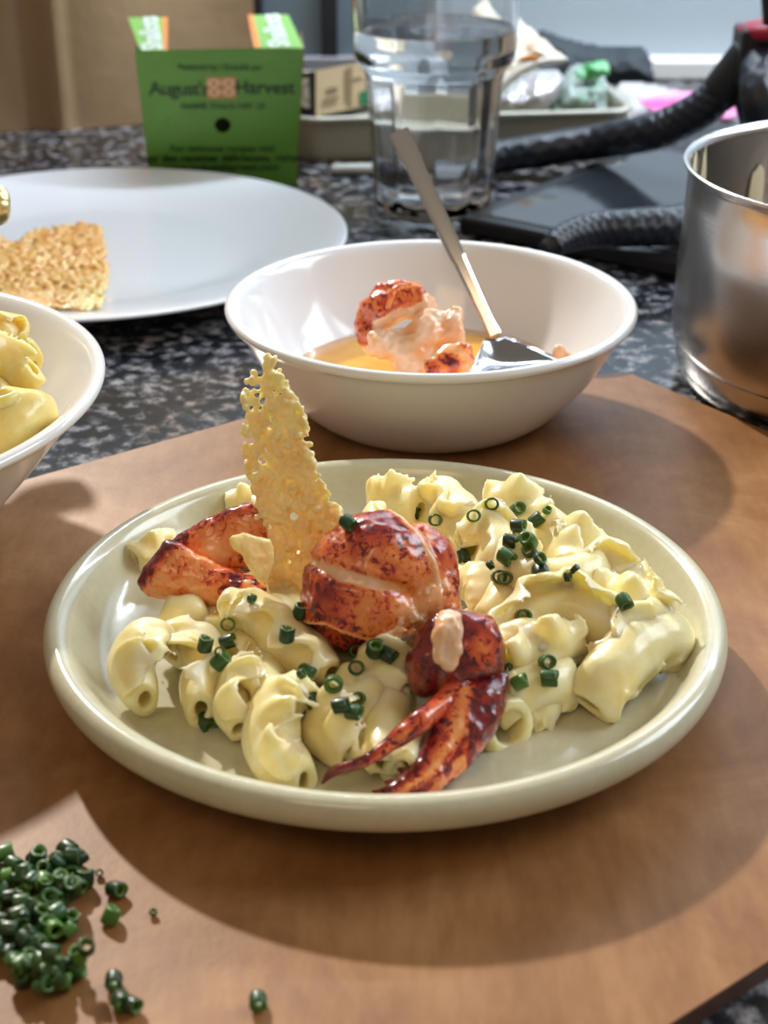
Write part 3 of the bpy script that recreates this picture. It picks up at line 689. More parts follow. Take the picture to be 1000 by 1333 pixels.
CH = [
 (456, 685, TUBE, (.6, .5, .4), 'chive piece on the left shoulder of the lobster tail'), (541, 673, TUBE, (1, .3, .2), 'chive piece on top of the lobster tail'),
 (570, 678, RING, (.3, .1, 1), 'thin open chive ring right of the lobster tail top'), (637, 655, RING, (-.2, -.1, 1), 'large chive ring standing at the back of the heap'),
 (617, 672, RING, (.1, -.1, 1), 'thin open chive ring leaning on the hooked curl'), (677, 664, TUBE, (.4, -.3, 1), 'chive tube at the back of the heap right of the large ring'),
 (676, 688, TUBE, (1, .1, .5), 'chive tube below the one furthest back'), (703, 678, TUBE, (1, -.8, .1), 'slanting chive sliver on the far right ridge'),
 (714, 667, SMALL, (.3, -.6, .6), 'pale chive fleck at the far right ridge'), (668, 710, TUBE, (.9, .3, .3), 'dark chive bit at the left of the top chive cluster'),
 (687, 706, FAT, (-.5, -.5, .7), 'fat dark chive tube at the top of the chive cluster'), (662, 729, FAT, (.7, .5, .5), 'fattest dark chive tube in the chive cluster'),
 (645, 736, SMALL, (.8, -.6, .3), 'tiny triangular chive bit left of the fattest tube'), (650, 757, TUBE, (.1, -.1, 1), 'left ring of the chive pair below the cluster'),
 (662, 752, RING, (.2, -.2, 1), 'right ring of the chive pair below the cluster'), (688, 722, TUBE, (-.4, -.5, .8), 'upper bright chive tube of the right stack in the cluster'),
 (701, 741, FAT, (.1, .5, .8), 'lowest chive ring of the right stack in the cluster'), (703, 729, RING, (.6, -.5, .6), 'bright chive scrap on top of the right stack'),
 (735, 746, SMALL, (.9, -.1, .5), 'left half of the curled chive shred'), (746, 743, SMALL, (.8, .9, .2), 'right half of the curled chive shred'),
 (679, 804, TUBE, (.2, -.1, 1), 'single chive ring on the scalloped fan pasta'), (711, 867, TUBE, (.25, -.1, 1), 'upper open ring of the chive pair right of the claw'),
 (712, 885, FAT, (1, .05, .2), 'lower lying tube of the chive pair right of the claw'), (676, 891, TUBE, (1, -.5, .3), 'chive sliver left of the chive pair right of the claw'),
 (664, 866, SMALL, None, 'pale chive fleck beside the claw palm'), (813, 788, TUBE, (.3, .6, .6), 'chive piece wedged near the right end of the heap'),
 (601, 722, TUBE, (.2, .8, .3), 'chive piece wedged at the right flank of the lobster tail'), (385, 800, TUBE, (.4, -1, .3), 'chive piece at the foot of the standing crisp'),
 (298, 808, RING, (.1, 0, 1), 'open chive ring on the tip of the long pasta'), (374, 831, TUBE, (.15, -1, .3), 'chive tube in the middle of the long pasta'),
 (269, 843, TUBE, (.25, -1, .3), 'left chive tube of the trio on the left pasta'), (281, 851, SMALL, (0, 0, 1), 'smallest chive ring of the trio on the left pasta'),
 (284, 860, FAT, (.8, -.6, .3), 'lowest chive tube of the trio on the left pasta'), (301, 836, TUBE, (1, -.3, .2), 'chive sliver right of the trio on the left pasta'),
 (402, 876, TUBE, (.9, .4, .3), 'upper chive piece behind the top of the front crescent'), (392, 882, SMALL, (.8, -.5, .4), 'small chive bit behind the top of the front crescent'),
 (404, 908, TUBE, (.3, .9, .2), 'chive piece hanging right of the front crescent tip'), (433, 893, FAT, (0, .1, 1), 'round chive end on the flat front pasta'),
 (464, 842, RING, (.4, 0, 1), 'open chive ring left of the fat tube below the lobster tail'), (489, 841, FAT, (.1, -.6, .8), 'fat chive tube just below the lobster tail'),
 (506, 855, TUBE, (.8, .4, .4), 'chive piece right of the fat tube below the lobster tail'), (462, 874, RING, (.2, -.3, 1), 'small open chive ring below the lobster tail'),
 (444, 920, TUBE, (1, -.15, .2), 'left chive tube of the front trio'), (464, 913, TUBE, (.3, -.2, 1), 'upper right chive ring of the front trio'),
 (458, 927, TUBE, (.9, .1, .4), 'lowest chive of the front trio'), (270, 946, FAT, (.5, .5, .6), 'chive piece on the plate under the second pasta tube'),
 (328, 785, SMALL, (.8, .3, .4), 'chive bit under the left lobster claw piece')]
for u, v, me, ax, lab in CH: sit(u, v, me, ax, lab, GC)
# loose heap on the board
rc = random.Random(3)
heap = [(8, 1112), (20, 1128), (-12, 1120), (45, 1118), (60, 1130), (48, 1140), (88, 1110), (75, 1122), (100, 1122), (92, 1135), (108, 1142), (100, 1155), (62, 1150), (80, 1148), (66, 1165), (30, 1135), (25, 1145), (8, 1140), (2, 1160), (14, 1170), (30, 1165), (44, 1160), (50, 1172), (-8, 1150), (-10, 1175), (36, 1180), (28, 1190), (48, 1192), (60, 1186), (72, 1184), (78, 1176), (82, 1196), (92, 1200), (88, 1212), (72, 1200), (66, 1206), (56, 1204), (52, 1214), (40, 1216), (30, 1212), (8, 1208), (0, 1200), (12, 1222), (-6, 1230), (2, 1240), (14, 1238), (-12, 1215), (60, 1222), (70, 1225), (46, 1230), (36, 1238), (24, 1250), (32, 1256), (40, 1250), (22, 1264), (34, 1270), (46, 1272), (58, 1262), (70, 1258), (66, 1272), (76, 1270), (58, 1280), (70, 1284), (80, 1276), (84, 1262), (98, 1262), (104, 1258), (116, 1258), (48, 1262), (28, 1276), (-14, 1190), (-20, 1140), (-20, 1210)]
GH = 'chopped chives in the loose heap on the board'
up_ = {}
for u, v in heap:
    p = at(u + rc.uniform(-3, 3), v + rc.uniform(-3, 3), .0026); key = (round(p.x / .0045), round(p.y / .0045)); lay = up_.get(key, 0); up_[key] = lay + 1
    o = put('chive_piece', rc.choice([TUBE, TUBE, FAT, TUBE])); o.scale = (.82,) * 3; o.location = p + Vector((0, 0, lay * .0036 + rc.uniform(0, .0008)))
    o.rotation_euler = (rc.choice([PI / 2 + rc.uniform(-.3, .3), rc.uniform(-.5, .5), PI / 2]), rc.uniform(-.3, .3), rc.uniform(0, 6.28)); tag(o, 'chopped chive piece in the loose heap on the near left of the board', 'chive', GH)
for i in range(26):
    u, v = rc.choice(heap); p = at(u + rc.uniform(-6, 6), v + rc.uniform(-4, 4), .0068)
    o = put('chive_piece', rc.choice([TUBE, FAT, TUBE])); o.scale = (.82,) * 3; o.location = p; o.rotation_euler = (rc.uniform(0, 3), rc.uniform(-.5, .5), rc.uniform(0, 6.28)); tag(o, 'chopped chive piece in the loose heap on the near left of the board', 'chive', GH)
GB = 'single chives dropped on the board'
for u, v, me, rot, lab in [(129, 1133, SMALL, (1.2, 0, .3), 'tiny chive speck on the board right of the heap'), (151, 1158, FAT, (1.2, .3, .8), 'green chive ring with a pale glint on the board'), (145, 1192, FAT, (.6, .3, 1.9), 'dark chive ring standing on the board right of the heap'),
                           (148, 1276, TUBE, (PI / 2, 0, .1), 'square-looking chive tube on the board below the ring'), (158, 1303, FAT, (1.3, 0, .4), 'larger of two touching chives at the front of the board'), (172, 1308, TUBE, (1.4, 0, .9), 'smaller of two touching chives at the front of the board'),
                           (336, 1303, TUBE, (PI / 2, .1, .1), 'lone chive tube on the board away from the heap'), (199, 1184, SMALL, (.2, 0, 0), 'olive chive fleck near the edge of the plate shadow')]:
    o = put('chive_piece', me); o.scale = (.8,) * 3; o.location = at(u, v, .0023); o.rotation_euler = rot; tag(o, lab, 'chive', GB)
    if me is SMALL: o.scale = (.6, .6, .6); o.location.z = .0014
# ------------------------------------------------------------------ spoon in the bowl
M_STEEL = mk_steel('polished_steel', .10).m
Nk = at(644, 436, .030); Kc = at(596, 334, .0625); dirh = (Kc - Nk).normalized()
d = ray(497, 182).normalized(); wv = CAM - Nk; b_ = d.dot(dirh); tt = (dirh.dot(wv) - b_ * d.dot(wv)) / (1 - b_ * b_); He = Nk + dirh * tt
spoon = empty('serving_spoon', at(670, 462, .02), 'steel square-ended spoon leaning in the lobster bowl', 'spoon')
side = dirh.cross(-FW).normalized()
def strip(P, ws, th, nrm):
    V, F = [], []; n = len(P)
    for p, w_, nn in zip(P, ws, nrm):
        t = side; b = nn
        for a, q in ((-1, -1), (-1, .3), (-.6, 1), (.6, 1), (1, .3), (1, -1)): V.append(p + t * a * w_ + b * q * th)
    for i in range(n - 1):
        for j in range(6): F.append((i * 6 + j, i * 6 + (j + 1) % 6, (i + 1) * 6 + (j + 1) % 6, (i + 1) * 6 + j))
    F.append(tuple(range(6))[::-1]); F.append(tuple((n - 1) * 6 + j for j in range(6))); return V, F
nh = side.cross(dirh); nh = nh if nh.dot(FW) < 0 else -nh
Pk = [Nk + dirh * (tt * f) for f in (0, .08, .2, .36, .375, .39, .6, .82, .835, .85, 1.0)]
V, F = strip(Pk, [.0036, .0028, .0030, .0036, .0040, .0041, .0045, .0048, .0048, .0052, .0053], .0012, [nh] * 11)
bm = bmesh.new(); vs = [bm.verts.new(v) for v in V]; [bm.faces.new([vs[i] for i in f]) for f in F]; bmesh.ops.recalc_face_normals(bm, faces=bm.faces)
V = [v.co.copy() for v in bm.verts]; bm.verts.index_update(); F = [tuple(v.index for v in f.verts) for f in bm.faces]; bm.free()
child('handle', V, F, M_STEEL, spoon, False)
# blade: a dished fan from the neck
q0, q1, q2, q3 = at(632, 441, .0285), at(657, 439, .0285), at(738, 470, .0225), at(606, 492, .0195)
nu, nv = 16, 16; V, F = [], []
for s_ in (1, -1):
    for i in range(nu):
        for j in range(nv):
            a, b = i / (nu - 1), j / (nv - 1); e = min(1, b * 2.2) ** .7
            l_ = q0.lerp(q3, b); r_ = q1.lerp(q2, b); p = l_.lerp(r_, .5 + (a - .5) * (1 if b > .0 else 1))
            p = p + Vector((0, 0, -.0050 * math.sin(PI * a) * math.sin(PI * min(1, b * .9 + .05)))) + Vector((0, 0, .0005 * s_)); V.append(p)
O = nu * nv
for i in range(nu - 1):
    for j in range(nv - 1):
        a = i * nv + j; F.append((a, a + nv, a + nv + 1, a + 1)); F.append((O + a, O + a + 1, O + a + nv + 1, O + a + nv))
bd = [i * nv for i in range(nu)] + [(nu - 1) * nv + j for j in range(1, nv)] + [i * nv + nv - 1 for i in range(nu - 2, -1, -1)] + [j for j in range(nv - 2, 0, -1)]
for a, b in zip(bd, bd[1:] + bd[:1]): F.append((a, O + a, O + b, b))
k = mk_steel('dark_reflecting_steel', .14, (.42, .42, .43)); k.bump(k.noise(300, 3), .15, .0006)  # blade colour darkened to stand in for the dark room it reflects
child('blade', V, F, k.m, spoon)
# gilt utensil handle reaching over the left bowl
M_GOLD = mk_steel('polished_brass', .34, (.95, .78, .36)).m
gp = [aty(13, 268, .735), aty(-50, 268, .728), aty(-150, 300, .68), at(-190, 470, .045)]
V, F = sweep(gp, [.0088, .0098, .0070, .0050], 60, 60, 1, None, True, lambda e, a: (1 + .07 * abs(math.sin(a * 6))) * (1 if e > .06 else (.55 + .45 * math.sqrt(e / .06))))
o = put('ladle', mesh('ladle', [v - gp[0] for v in V], F, M_GOLD, True), None, gp[0]); tag(o, 'fluted golden utensil handle poking in at the left picture edge', 'utensil')
# ------------------------------------------------------------------ pot
QX, QY, QR, QH = .2650, .7605, .1079, .1145
psc = 1.045
k = mk_steel('brushed_steel', .24, (.58, .56, .54)); k.bump(k.noise(30, 2, .5, 0, 'Object', (1, 1, 30)), .05, .001); M_POT = k.m
pot = empty('cooking_pot', (QX, QY, ZC), 'steel cooking pot standing right of the board', 'pot')
prof = [(0, .001), (.098, .001), (.103, .003), (.1045, .0185), (.1040, .0200), (.1065, .0215), (.1080, .027), (.1075, .064), (.1060, .107), (.1075, .1115), (.1090, .1130), (.1092, .1145), (.1075, .1150), (.1050, .1120), (.1047, .107), (.1060, .064), (.1060, .014), (.102, .006), (0, .005)]
prof = [(r * psc, z) for r, z in prof]; V, F = lathe(smoothprof(prof, 1), 128); put('body', mesh('body', V, F, M_POT), pot)
k = N('dried_sauce', .5, (.75, .66, .45)); M_RES = k.m
for a0, z0, hh, wd_ in ((2.86, .112, .024, .10), (2.62, .110, .036, .035), (2.10, .090, .055, .05), (1.85, .062, .045, .22)):
    V, F = [], []
    for i in range(9):
        for j in range(9):
            a = a0 + wd_ * (i / 8 - .5) * 2 * (.75 + .25 * math.sin(j * .7 + a0 * 9)) * (1 - .5 * (j / 8) ** 3); z = z0 - hh * j / 8 - .002 * math.sin(i * .8 + a0)
            r = .1088 - .0016 * math.sin(PI * i / 8) * math.sin(PI * j / 8); V.append((r * math.cos(a), r * math.sin(a), z))
    for i in range(8):
        for j in range(8): F.append((i * 9 + j, i * 9 + j + 1, (i + 1) * 9 + j + 1, (i + 1) * 9 + j))
    put('sauce_streak', mesh('sauce_streak', V, F, M_RES), pot)
# ------------------------------------------------------------------ glass of water
GX, GY = .0350, 1.085
M_GLASS = mk_water('clear_glass', 1.5); M_WATER = mk_water('water', 1.333)
def flute(a, j, r, z):
    k = sm(.006, .02, z) * sm(.108, .098, z)
    return r * (1 - .045 * k * (1 - abs(math.cos(a * 5.0)) ** .7))
outer = [(0, 0), (.030, 0), (.037, .0005), (.0410, .004), (.0425, .012), (.0445, .05), (.0475, .092), (.0490, .100), (.0545, .1055), (.0560, .112), (.0575, .165), (.0570, .1685)]
inner = [(.0552, .168), (.0540, .112), (.0500, .106), (.0455, .098), (.0405, .05), (.0385, .018), (.034, .0135), (0, .013)]
outer = dense(smoothprof(outer, 2)); inner = dense(smoothprof(inner, 2))
V, F = lathe(outer + inner, 120, 0, 0, 0, lambda a, j, r, z: flute(a, j, r, z) if j < len(outer) else r)
o = put('drinking_glass', mesh('drinking_glass', V, F, M_GLASS), None, (GX, GY, ZC)); tag(o, 'tall fluted drinking glass behind the lobster bowl', 'glass')
wl = .128
wp = [(0, wl), (.0530, wl), (.0543, wl + .0008)] + [(r + .0002 * (r > 0), z - .0001) for r, z in inner if z < wl]
V, F = lathe(dense(wp)[::-1], 96); o = put('water', mesh('water', V, F, M_WATER), None, (GX, GY, ZC)); tag(o, 'water filling the tall drinking glass', 'water')
# ------------------------------------------------------------------ green carton
k = N('green_card', .45); k.color(k.ramp(k.noise(12, 2), [(.3, (.115, .30, .035)), (.7, (.135, .34, .045))])); M_GREEN = k.m
M_LITGREEN = plain('lit_green_card', (.22, .46, .09), .45); M_KRAFT = plain('grey_card', (.22, .16, .12), .7); M_INK = plain('dark_green_ink', (.012, .045, .012), .5); M_ORANGE = plain('orange_print', (.75, .24, .05), .5); M_PAPER = plain('white_print', (.68, .74, .66), .5); M_HOLE_SHADE = plain('carton_shade_dark', (.02, .016, .012), .9); M_CREAM = plain('cream_print', (.85, .62, .36), .5)
cbl, cbr = at(196, 243, ZC), at(387, 241, ZC); cbr = Vector((cbr.x, cbr.y, ZC)); cbl = Vector((cbl.x, cbl.y, ZC))
ctl, ctr = aty(175, 66, cbl.y - .018), aty(396, 62, cbr.y - .018)
carton = empty('carton', (cbl + cbr) / 2, 'green carton with dark lettering and a round hole behind the white plate', 'carton')
ex = (cbr - cbl).normalized(); fn = (cbr - cbl).cross(ctl - cbl).normalized(); fn = fn if fn.y < 0 else -fn
back = Vector((-.075, 1, 0)).normalized() * .068
# front panel with a real hole
def fp(s, t): return cbl.lerp(cbr, s).lerp(ctl.lerp(ctr, s), t)
hs, ht = .505, .455; hr = (fp(1, .5) - fp(0, .5)).length * .052; W_ = (fp(1, .5) - fp(0, .5)).length; H_ = (fp(.5, 1) - fp(.5, 0)).length
ns = 32; V, F = [], []
for off in (0, .0008):
    for i in range(ns):
        a = 2 * PI * i / ns; V.append(fp(hs + hr / W_ * math.cos(a), ht + hr / H_ * math.sin(a)) - fn * off)
    for i in range(ns):
        a = 2 * PI * i / ns; ca, sa = math.cos(a), math.sin(a); k_ = min((1 - hs if ca > 0 else hs) / max(abs(ca), 1e-6), (1 - ht if sa > 0 else ht) / max(abs(sa), 1e-6))
        s_, t_ = hs + ca * k_, ht + sa * k_
        V.append(fp(s_, t_) - fn * off)
    for (s_, t_) in ((1, 1), (0, 1), (0, 0), (1, 0)): V.append(fp(s_, t_) - fn * off)
st = 2 * ns + 4
for o_, rev in ((0, 0), (st, 1)):
    for i in range(ns):
        j = (i + 1) % ns; f = (o_ + i, o_ + ns + i, o_ + ns + j, o_ + j); F.append(f[::-1] if rev else f)
        ai, aj = 2 * PI * i / ns, 2 * PI * (i + 1) / ns
        for cidx, (s_, t_) in enumerate(((1, 1), (0, 1), (0, 0), (1, 0))):
            ac = math.atan2((t_ - ht), (s_ - hs)) % (2 * PI)
            if ai < ac < aj: F.append((o_ + ns + i, o_ + 2 * ns + cidx, o_ + ns + j))
for i in range(ns): j = (i + 1) % ns; F.append((i, j, st + j, st + i))
child('front_panel', V, F, M_GREEN, carton, False)
child('side_panel', *slab([cbl, ctl, ctl + back, cbl + back], -ex, .0008), M_KRAFT, carton, False)
child('side_panel', *slab([cbr, cbr + back, ctr + back, ctr], ex, .0008), plain('carton_side', (.24, .13, .04), .6), carton, False)
child('back_panel', *slab([cbl + back, cbr + back, ctr.lerp(cbr, .35) + back, ctl.lerp(cbl, .35) + back], -fn, .0008), M_KRAFT, carton, False)
child('bottom_panel', *slab([cbl, cbr, cbr + back, cbl + back], (0, 0, 1), .0006), M_KRAFT, carton, False)
child('inside_shade', *slab([cbl + back * .3 + Vector((0, 0, .002)), cbr + back * .3 + Vector((0, 0, .002)), cbr + back * .3 + Vector((0, 0, .075)), cbl + back * .3 + Vector((0, 0, .075))], -fn, .0008), M_HOLE_SHADE, carton, False)  # near-black sheet painted as the shade seen through the hole
tb = back * .92 + Vector((0, 0, .013))
tl = [ctl + ex * .004, ctl + ex * .0235, ctl + ex * .0215 + tb, ctl + tb - ex * .008]
tr = [ctr - ex * .036, ctr, ctr + tb - ex * .010, ctr + tb - ex * .040]
flapL = child('top_flap', *slab(tl, (0, 0, 1), .0008), M_LITGREEN, carton, False); flapR = child('top_flap', *slab(tr, (0, 0, 1), .0008), M_LITGREEN, carton, False)  # flaps in a lighter green, light on the carton top put into colour
def onq(q, a, b, h=.0003): return q[0].lerp(q[1], a).lerp(q[3].lerp(q[2], a), b) + Vector((0, 0, h))
for q, fl, a0, a1 in ((tl, flapL, .86, 1.0), (tr, flapR, 0, .13)):
    V = [onq(q, a0, 0), onq(q, a1, 0), onq(q, a1, 1), onq(q, a0, 1)]; me = mesh('orange_stripe', [v - carton.location for v in slab(V, (0, 0, 1), .0002)[0]], slab(V, (0, 0, 1), .0002)[1], M_ORANGE, False); put('orange_stripe', me, fl)
for q, fl, a, rot in ((tl, flapL, .50, 1), (tr, flapR, .54, 1)):
    me = fontmesh('Shallots', .021, M_PAPER, .0001, bold=.0006); yv = (q[3] + q[2] - q[0] - q[1]).normalized(); xv = (q[1] - q[0]).normalized(); zv = xv.cross(yv).normalized(); xv = yv.cross(zv)
    R = Matrix((tuple(yv), tuple(-xv), tuple(zv))).transposed().to_4x4(); o = put('flap_lettering', me, fl); o.matrix_local = Matrix.Translation(onq(q, a, .5, .0006) - carton.location) @ R
zx = ex; zy = (fp(.5, 1) - fp(.5, 0)).normalized(); RF = Matrix((tuple(zx), tuple(zy), tuple(zx.cross(zy)))).transposed().to_4x4()
def ftext(t, s, tt_, size, bold=0, name='lettering', space=1.0):
    o = put(name, fontmesh(t, size, M_INK, .00005, bold=bold, space=space), carton); o.matrix_local = Matrix.Translation(fp(s, tt_) + fn * .0006 - carton.location) @ RF
ftext("August's", .245, .725, .0140, .0002, 'brand_lettering', .92); ftext('Harvest', .77, .725, .0140, .0002, 'brand_lettering', .98)
ftext('Packaged by / Emballé par', .50, .875, .0058, .0001); ftext('Gadshill, Ontario N0K 1J0', .51, .60, .0058, .0001)
ftext('For delicious recipes visit', .50, .285, .0076, .0001); ftext('Pour des recettes délicieuses, visitez', .48, .215, .0084, .0002); ftext('www.augustsharvest.com', .49, .145, .0084, .0002)
def fq(s0, t0, s1_, t1_, h, m, name, par):
    q = [fp(s0, t0) + fn * h, fp(s1_, t0) + fn * h, fp(s1_, t1_) + fn * h, fp(s0, t1_) + fn * h]; V, F = slab(q, fn, .0003); me = mesh(name, [v - carton.location for v in V], F, m, False); return put(name, me, par)
emb = fq(.415, .655, .595, .865 - .06, .0005, plain('emblem_tan', (.62, .27, .11), .5), 'emblem', carton)
for (a, b) in ((.46, .765), (.55, .765), (.46, .70), (.55, .70)):
    V, F = [], []
    for i in range(20):
        t = 2 * PI * i / 20; rr_ = (.034 + .006 * math.cos(2 * t)); V.append(fp(a + rr_ * math.cos(t), b + .030 * math.sin(t)) + fn * .0009 - carton.location)
        V.append(fp(a + .55 * rr_ * math.cos(t), b + .55 * .030 * math.sin(t)) + fn * .0009 - carton.location)
    for i in range(20): F.append((2 * i, 2 * i + 1, (2 * i + 3) % 40, (2 * i + 2) % 40))
    put('petal', mesh('petal', V, F, M_CREAM, False), emb)
# ------------------------------------------------------------------ brown paper bag
k = N('brown_paper', .75); k.color(k.ramp(k.noise(9, 4), [(.3, (.27, .17, .085)), (.7, (.34, .22, .115))])); k.bump(k.noise(30, 4), .35, .004); M_BAG = k.m
A0 = at(-130, 182, ZC); B0 = at(338, 150, ZC); A0.z = B0.z = ZC; bd_ = (B0 - A0); bn = Vector((-bd_.y, bd_.x, 0)).normalized()
bag = empty('paper_bag', (A0 + B0) / 2, 'large brown paper bag with vertical creases behind the carton', 'bag')
nx, nz_ = 40, 14; V, F = [], []
def bagpt(s, t, dep):
    p = A0 + bd_ * s + Vector((0, 0, .30 * t)); cr = -.010 * math.exp(-((s - .43) / .012) ** 2) + .006 * math.exp(-((s - .36) / .02) ** 2) + .010 * math.sin(s * 9) * (.4 + t)
    return p + bn * (dep + cr + .016 * t)
for s_ in np.linspace(0, 1, nx):
    for t in np.linspace(0, 1, nz_): V.append(bagpt(s_, t, 0))
for i in range(nx - 1):
    for j in range(nz_ - 1): F.append((i * nz_ + j, (i + 1) * nz_ + j, (i + 1) * nz_ + j + 1, i * nz_ + j + 1))
child('front_face', V, F, M_BAG, bag)
child('side_face', [bagpt(1, 0, 0), bagpt(1, 1, 0), bagpt(.965, 1, .045), bagpt(.965, 0, .045), bagpt(1, 0, .09), bagpt(1, 1, .09)], [(0, 3, 2, 1), (3, 4, 5, 2)], M_BAG, bag, False)
child('back_face', [bagpt(0, 0, .09), bagpt(1, 0, .09), bagpt(1, 1, .09), bagpt(0, 1, .09)], [(0, 3, 2, 1)], M_BAG, bag, False)
# ------------------------------------------------------------------ blue-grey appliance with black uprights
pa, pb = at(318, 112, ZC), at(700, 92, ZC)
def box_between(p, q, dep, z0, z1, bev=.002):
    c = (Vector(p) + Vector(q)) / 2; e = Vector(q) - Vector(p); a = math.atan2(e.y, e.x); n = Vector((-math.sin(a), math.cos(a), 0))
    return box(Vector((c.x, c.y, 0)) + n * dep / 2 + Vector((0, 0, (z0 + z1) / 2)), (e.length / 2, dep / 2, (z1 - z0) / 2), a, bev)
pa = Vector((-.128, 1.478, 0)); pb = Vector((.050, 1.487, 0))
app = empty('metal_cabinet', ((pa + pb) / 2) + Vector((0, 0, ZC)), 'blue-grey cabinet with black uprights behind the carton and glass', 'cabinet')
child('body', *box_between(pa, pb, .05, ZC, .30, .003), plain('blue_grey_metal', (.13, .17, .20), .4), app, False)
M_BLK = plain('matte_black', (.010, .011, .014), .5)
for s_ in (.0, .40):
    c = pa.lerp(pb, s_); child('upright', *box(c + Vector((.006, -.003, .14)), (.0075 if s_ else .010, .004, .15), 0, .001), M_BLK, app, False)
child('bottom_rail', *box_between(pa + Vector((0, -.012, 0)), pb + Vector((0, -.012, 0)), .012, .012, .030, .002), plain('grey_rail', (.20, .19, .20), .5), app, False)
# ------------------------------------------------------------------ tray and what lies on it
M_TRAY = plain('taupe_enamel', (.30, .28, .20), .4); M_RIMT = plain('pale_tray_rim', (.42, .40, .33), .3, Metallic=.3)
ta, tbb = Vector((-.0690, 1.226, 0)), Vector((.199, 1.258, 0))
e_ = (tbb - ta).normalized(); nn = Vector((-e_.y, e_.x, 0)); tray = empty('baking_tray', (ta + tbb) / 2 + nn * .09 + Vector((0, 0, ZC)), 'deep taupe tray heaped with packets behind the glass', 'tray')
def rr_poly(a, b, dep, r, off=0.):
    L_ = (b - a).length; P = []
    for (cx, cy, t0) in ((r, r, PI), (L_ - r, r, 1.5 * PI), (L_ - r, dep - r, 0), (r, dep - r, .5 * PI)):
        for t in np.linspace(t0, t0 + PI / 2, 6): P.append(a + e_ * (cx + (r + off) * math.cos(t)) + nn * (cy + (r + off) * math.sin(t)))
    return P
rings = [(-.006, 0), (0, .001), (.001, .006), (.003, .032), (.0065, .0340), (.0065, .0352), (.001, .0352), (-.001, .032), (-.003, .006), (-.006, .004)]
V, F = [], []; n = 24
for off, z in rings:
    for p in rr_poly(ta, tbb, .18, .018, off): V.append(Vector((p.x, p.y, ZC + z)))
for i in range(len(rings) - 1):
    for j in range(n): F.append((i * n + j, i * n + (j + 1) % n, (i + 1) * n + (j + 1) % n, (i + 1) * n + j))
F.append(tuple(range(n))[::-1]); F.append(tuple((len(rings) - 1) * n + j for j in range(n)))
child('pan', V, F, M_TRAY, tray, False)
V, F = [], []
for off, z in [(.003, .0320), (.0075, .0326), (.0078, .0352), (.004, .0363), (.000, .0352)]:
    for p in rr_poly(ta, tbb, .18, .018, off): V.append(Vector((p.x, p.y, ZC + z)))
for i in range(4):
    for j in range(n): F.append((i * n + j, i * n + (j + 1) % n, (i + 1) * n + (j + 1) % n, (i + 1) * n + j))
child('rim', V, F, M_RIMT, tray)
o = put('plastic_strip', mesh('plastic_strip', *box(at(470, 220, ZC + .004) + Vector((.0, 0, 0)), (.024, .006, .004), .05, .0035), plain('grey_plastic', (.34, .34, .30), .4))); tag(o, 'short pale plastic strip lying in front of the tray', 'strip')
# black box with beige label, leaning on the tray
tq = [aty(411, 152, 1.262), aty(476, 138, 1.272), aty(476, 80, 1.285), aty(411, 92, 1.275)]
tea = empty('label_box', tq[0], 'black box with a beige printed label on the tray left of the glass', 'box')
l0 = [aty(390, 151, 1.285), tq[0], tq[3], aty(390, 96, 1.298)]
fnq = (tq[1] - tq[0]).cross(tq[3] - tq[0]).normalized(); fnq = fnq if fnq.y < 0 else -fnq
child('box_body', *join(slab([tq[0], tq[1] + (tq[1] - tq[0]) * .6, tq[2] + (tq[2] - tq[3]) * .6, tq[3]], fnq, .05), slab([l0[0], l0[1], l0[2], l0[3]], fnq, .04)), M_BLK, tea, False)
lab = child('beige_label', *slab([p + fnq * .0012 for p in tq], fnq, .001), plain('beige_label_paper', (.50, .38, .22), .6), tea, False)
def onl(a, b, h): return tq[0].lerp(tq[1], a).lerp(tq[3].lerp(tq[2], a), b) + fnq * h
M_DK = plain('brown_ink', (.16, .11, .06), .6)
for (a0, a1, b0, b1) in ((.64, .66, .05, .95), (.70, .72, .05, .95), (.58, .60, .15, .9), (.12, .40, .20, .23), (.14, .46, .30, .33), (.2, .42, .44, .47), (.2, .44, .52, .55), (.74, .92, .62, .66)):
    V, F = slab([onl(a0, b0, .0018), onl(a1, b0, .0018), onl(a1, b1, .0018), onl(a0, b1, .0018)], fnq, .0004); put('print_line', mesh('print_line', [v - tea.location for v in V], F, M_DK, False), lab)
V, F = slab([onl(.88, .02, .0022), onl(1.02, .02, .0022), onl(1.02, .34, .0022), onl(.88, .34, .0022)], fnq, .0006); o = child('green_tab', V, F, plain('green_print', (.01, .17, .06), .5), tea, False)
sc_ = l0[0].lerp(l0[2], .5) + RT * .0; V = [sc_ + fnq * .003]; F = []
for i in range(24):
    t = 2 * PI * i / 24; V.append(sc_ + RT * .0085 * math.cos(t) + UP * .0125 * math.sin(t) + fnq * .003)
for i in range(24): F.append((0, 1 + i, 1 + (i + 1) % 24))
child('round_seal', V, F, plain('seal_paper', (.45, .40, .30), .6), tea, False)
V = []; F = []
for i in range(20):
    t = 2 * PI * i / 20
    for r_ in (.5, .62): V.append(sc_ + RT * .0085 * r_ * math.cos(t) + UP * .0125 * r_ * math.sin(t) + fnq * .0034)
for i in range(20): F.append((2 * i, 2 * i + 1, (2 * i + 3) % 40, (2 * i + 2) % 40))
child('seal_ring', V, F, M_DK, tea, False)
def partof(o, parent):
    o.parent = parent; o.location = o.location - parent.location; del o['category']
    return o
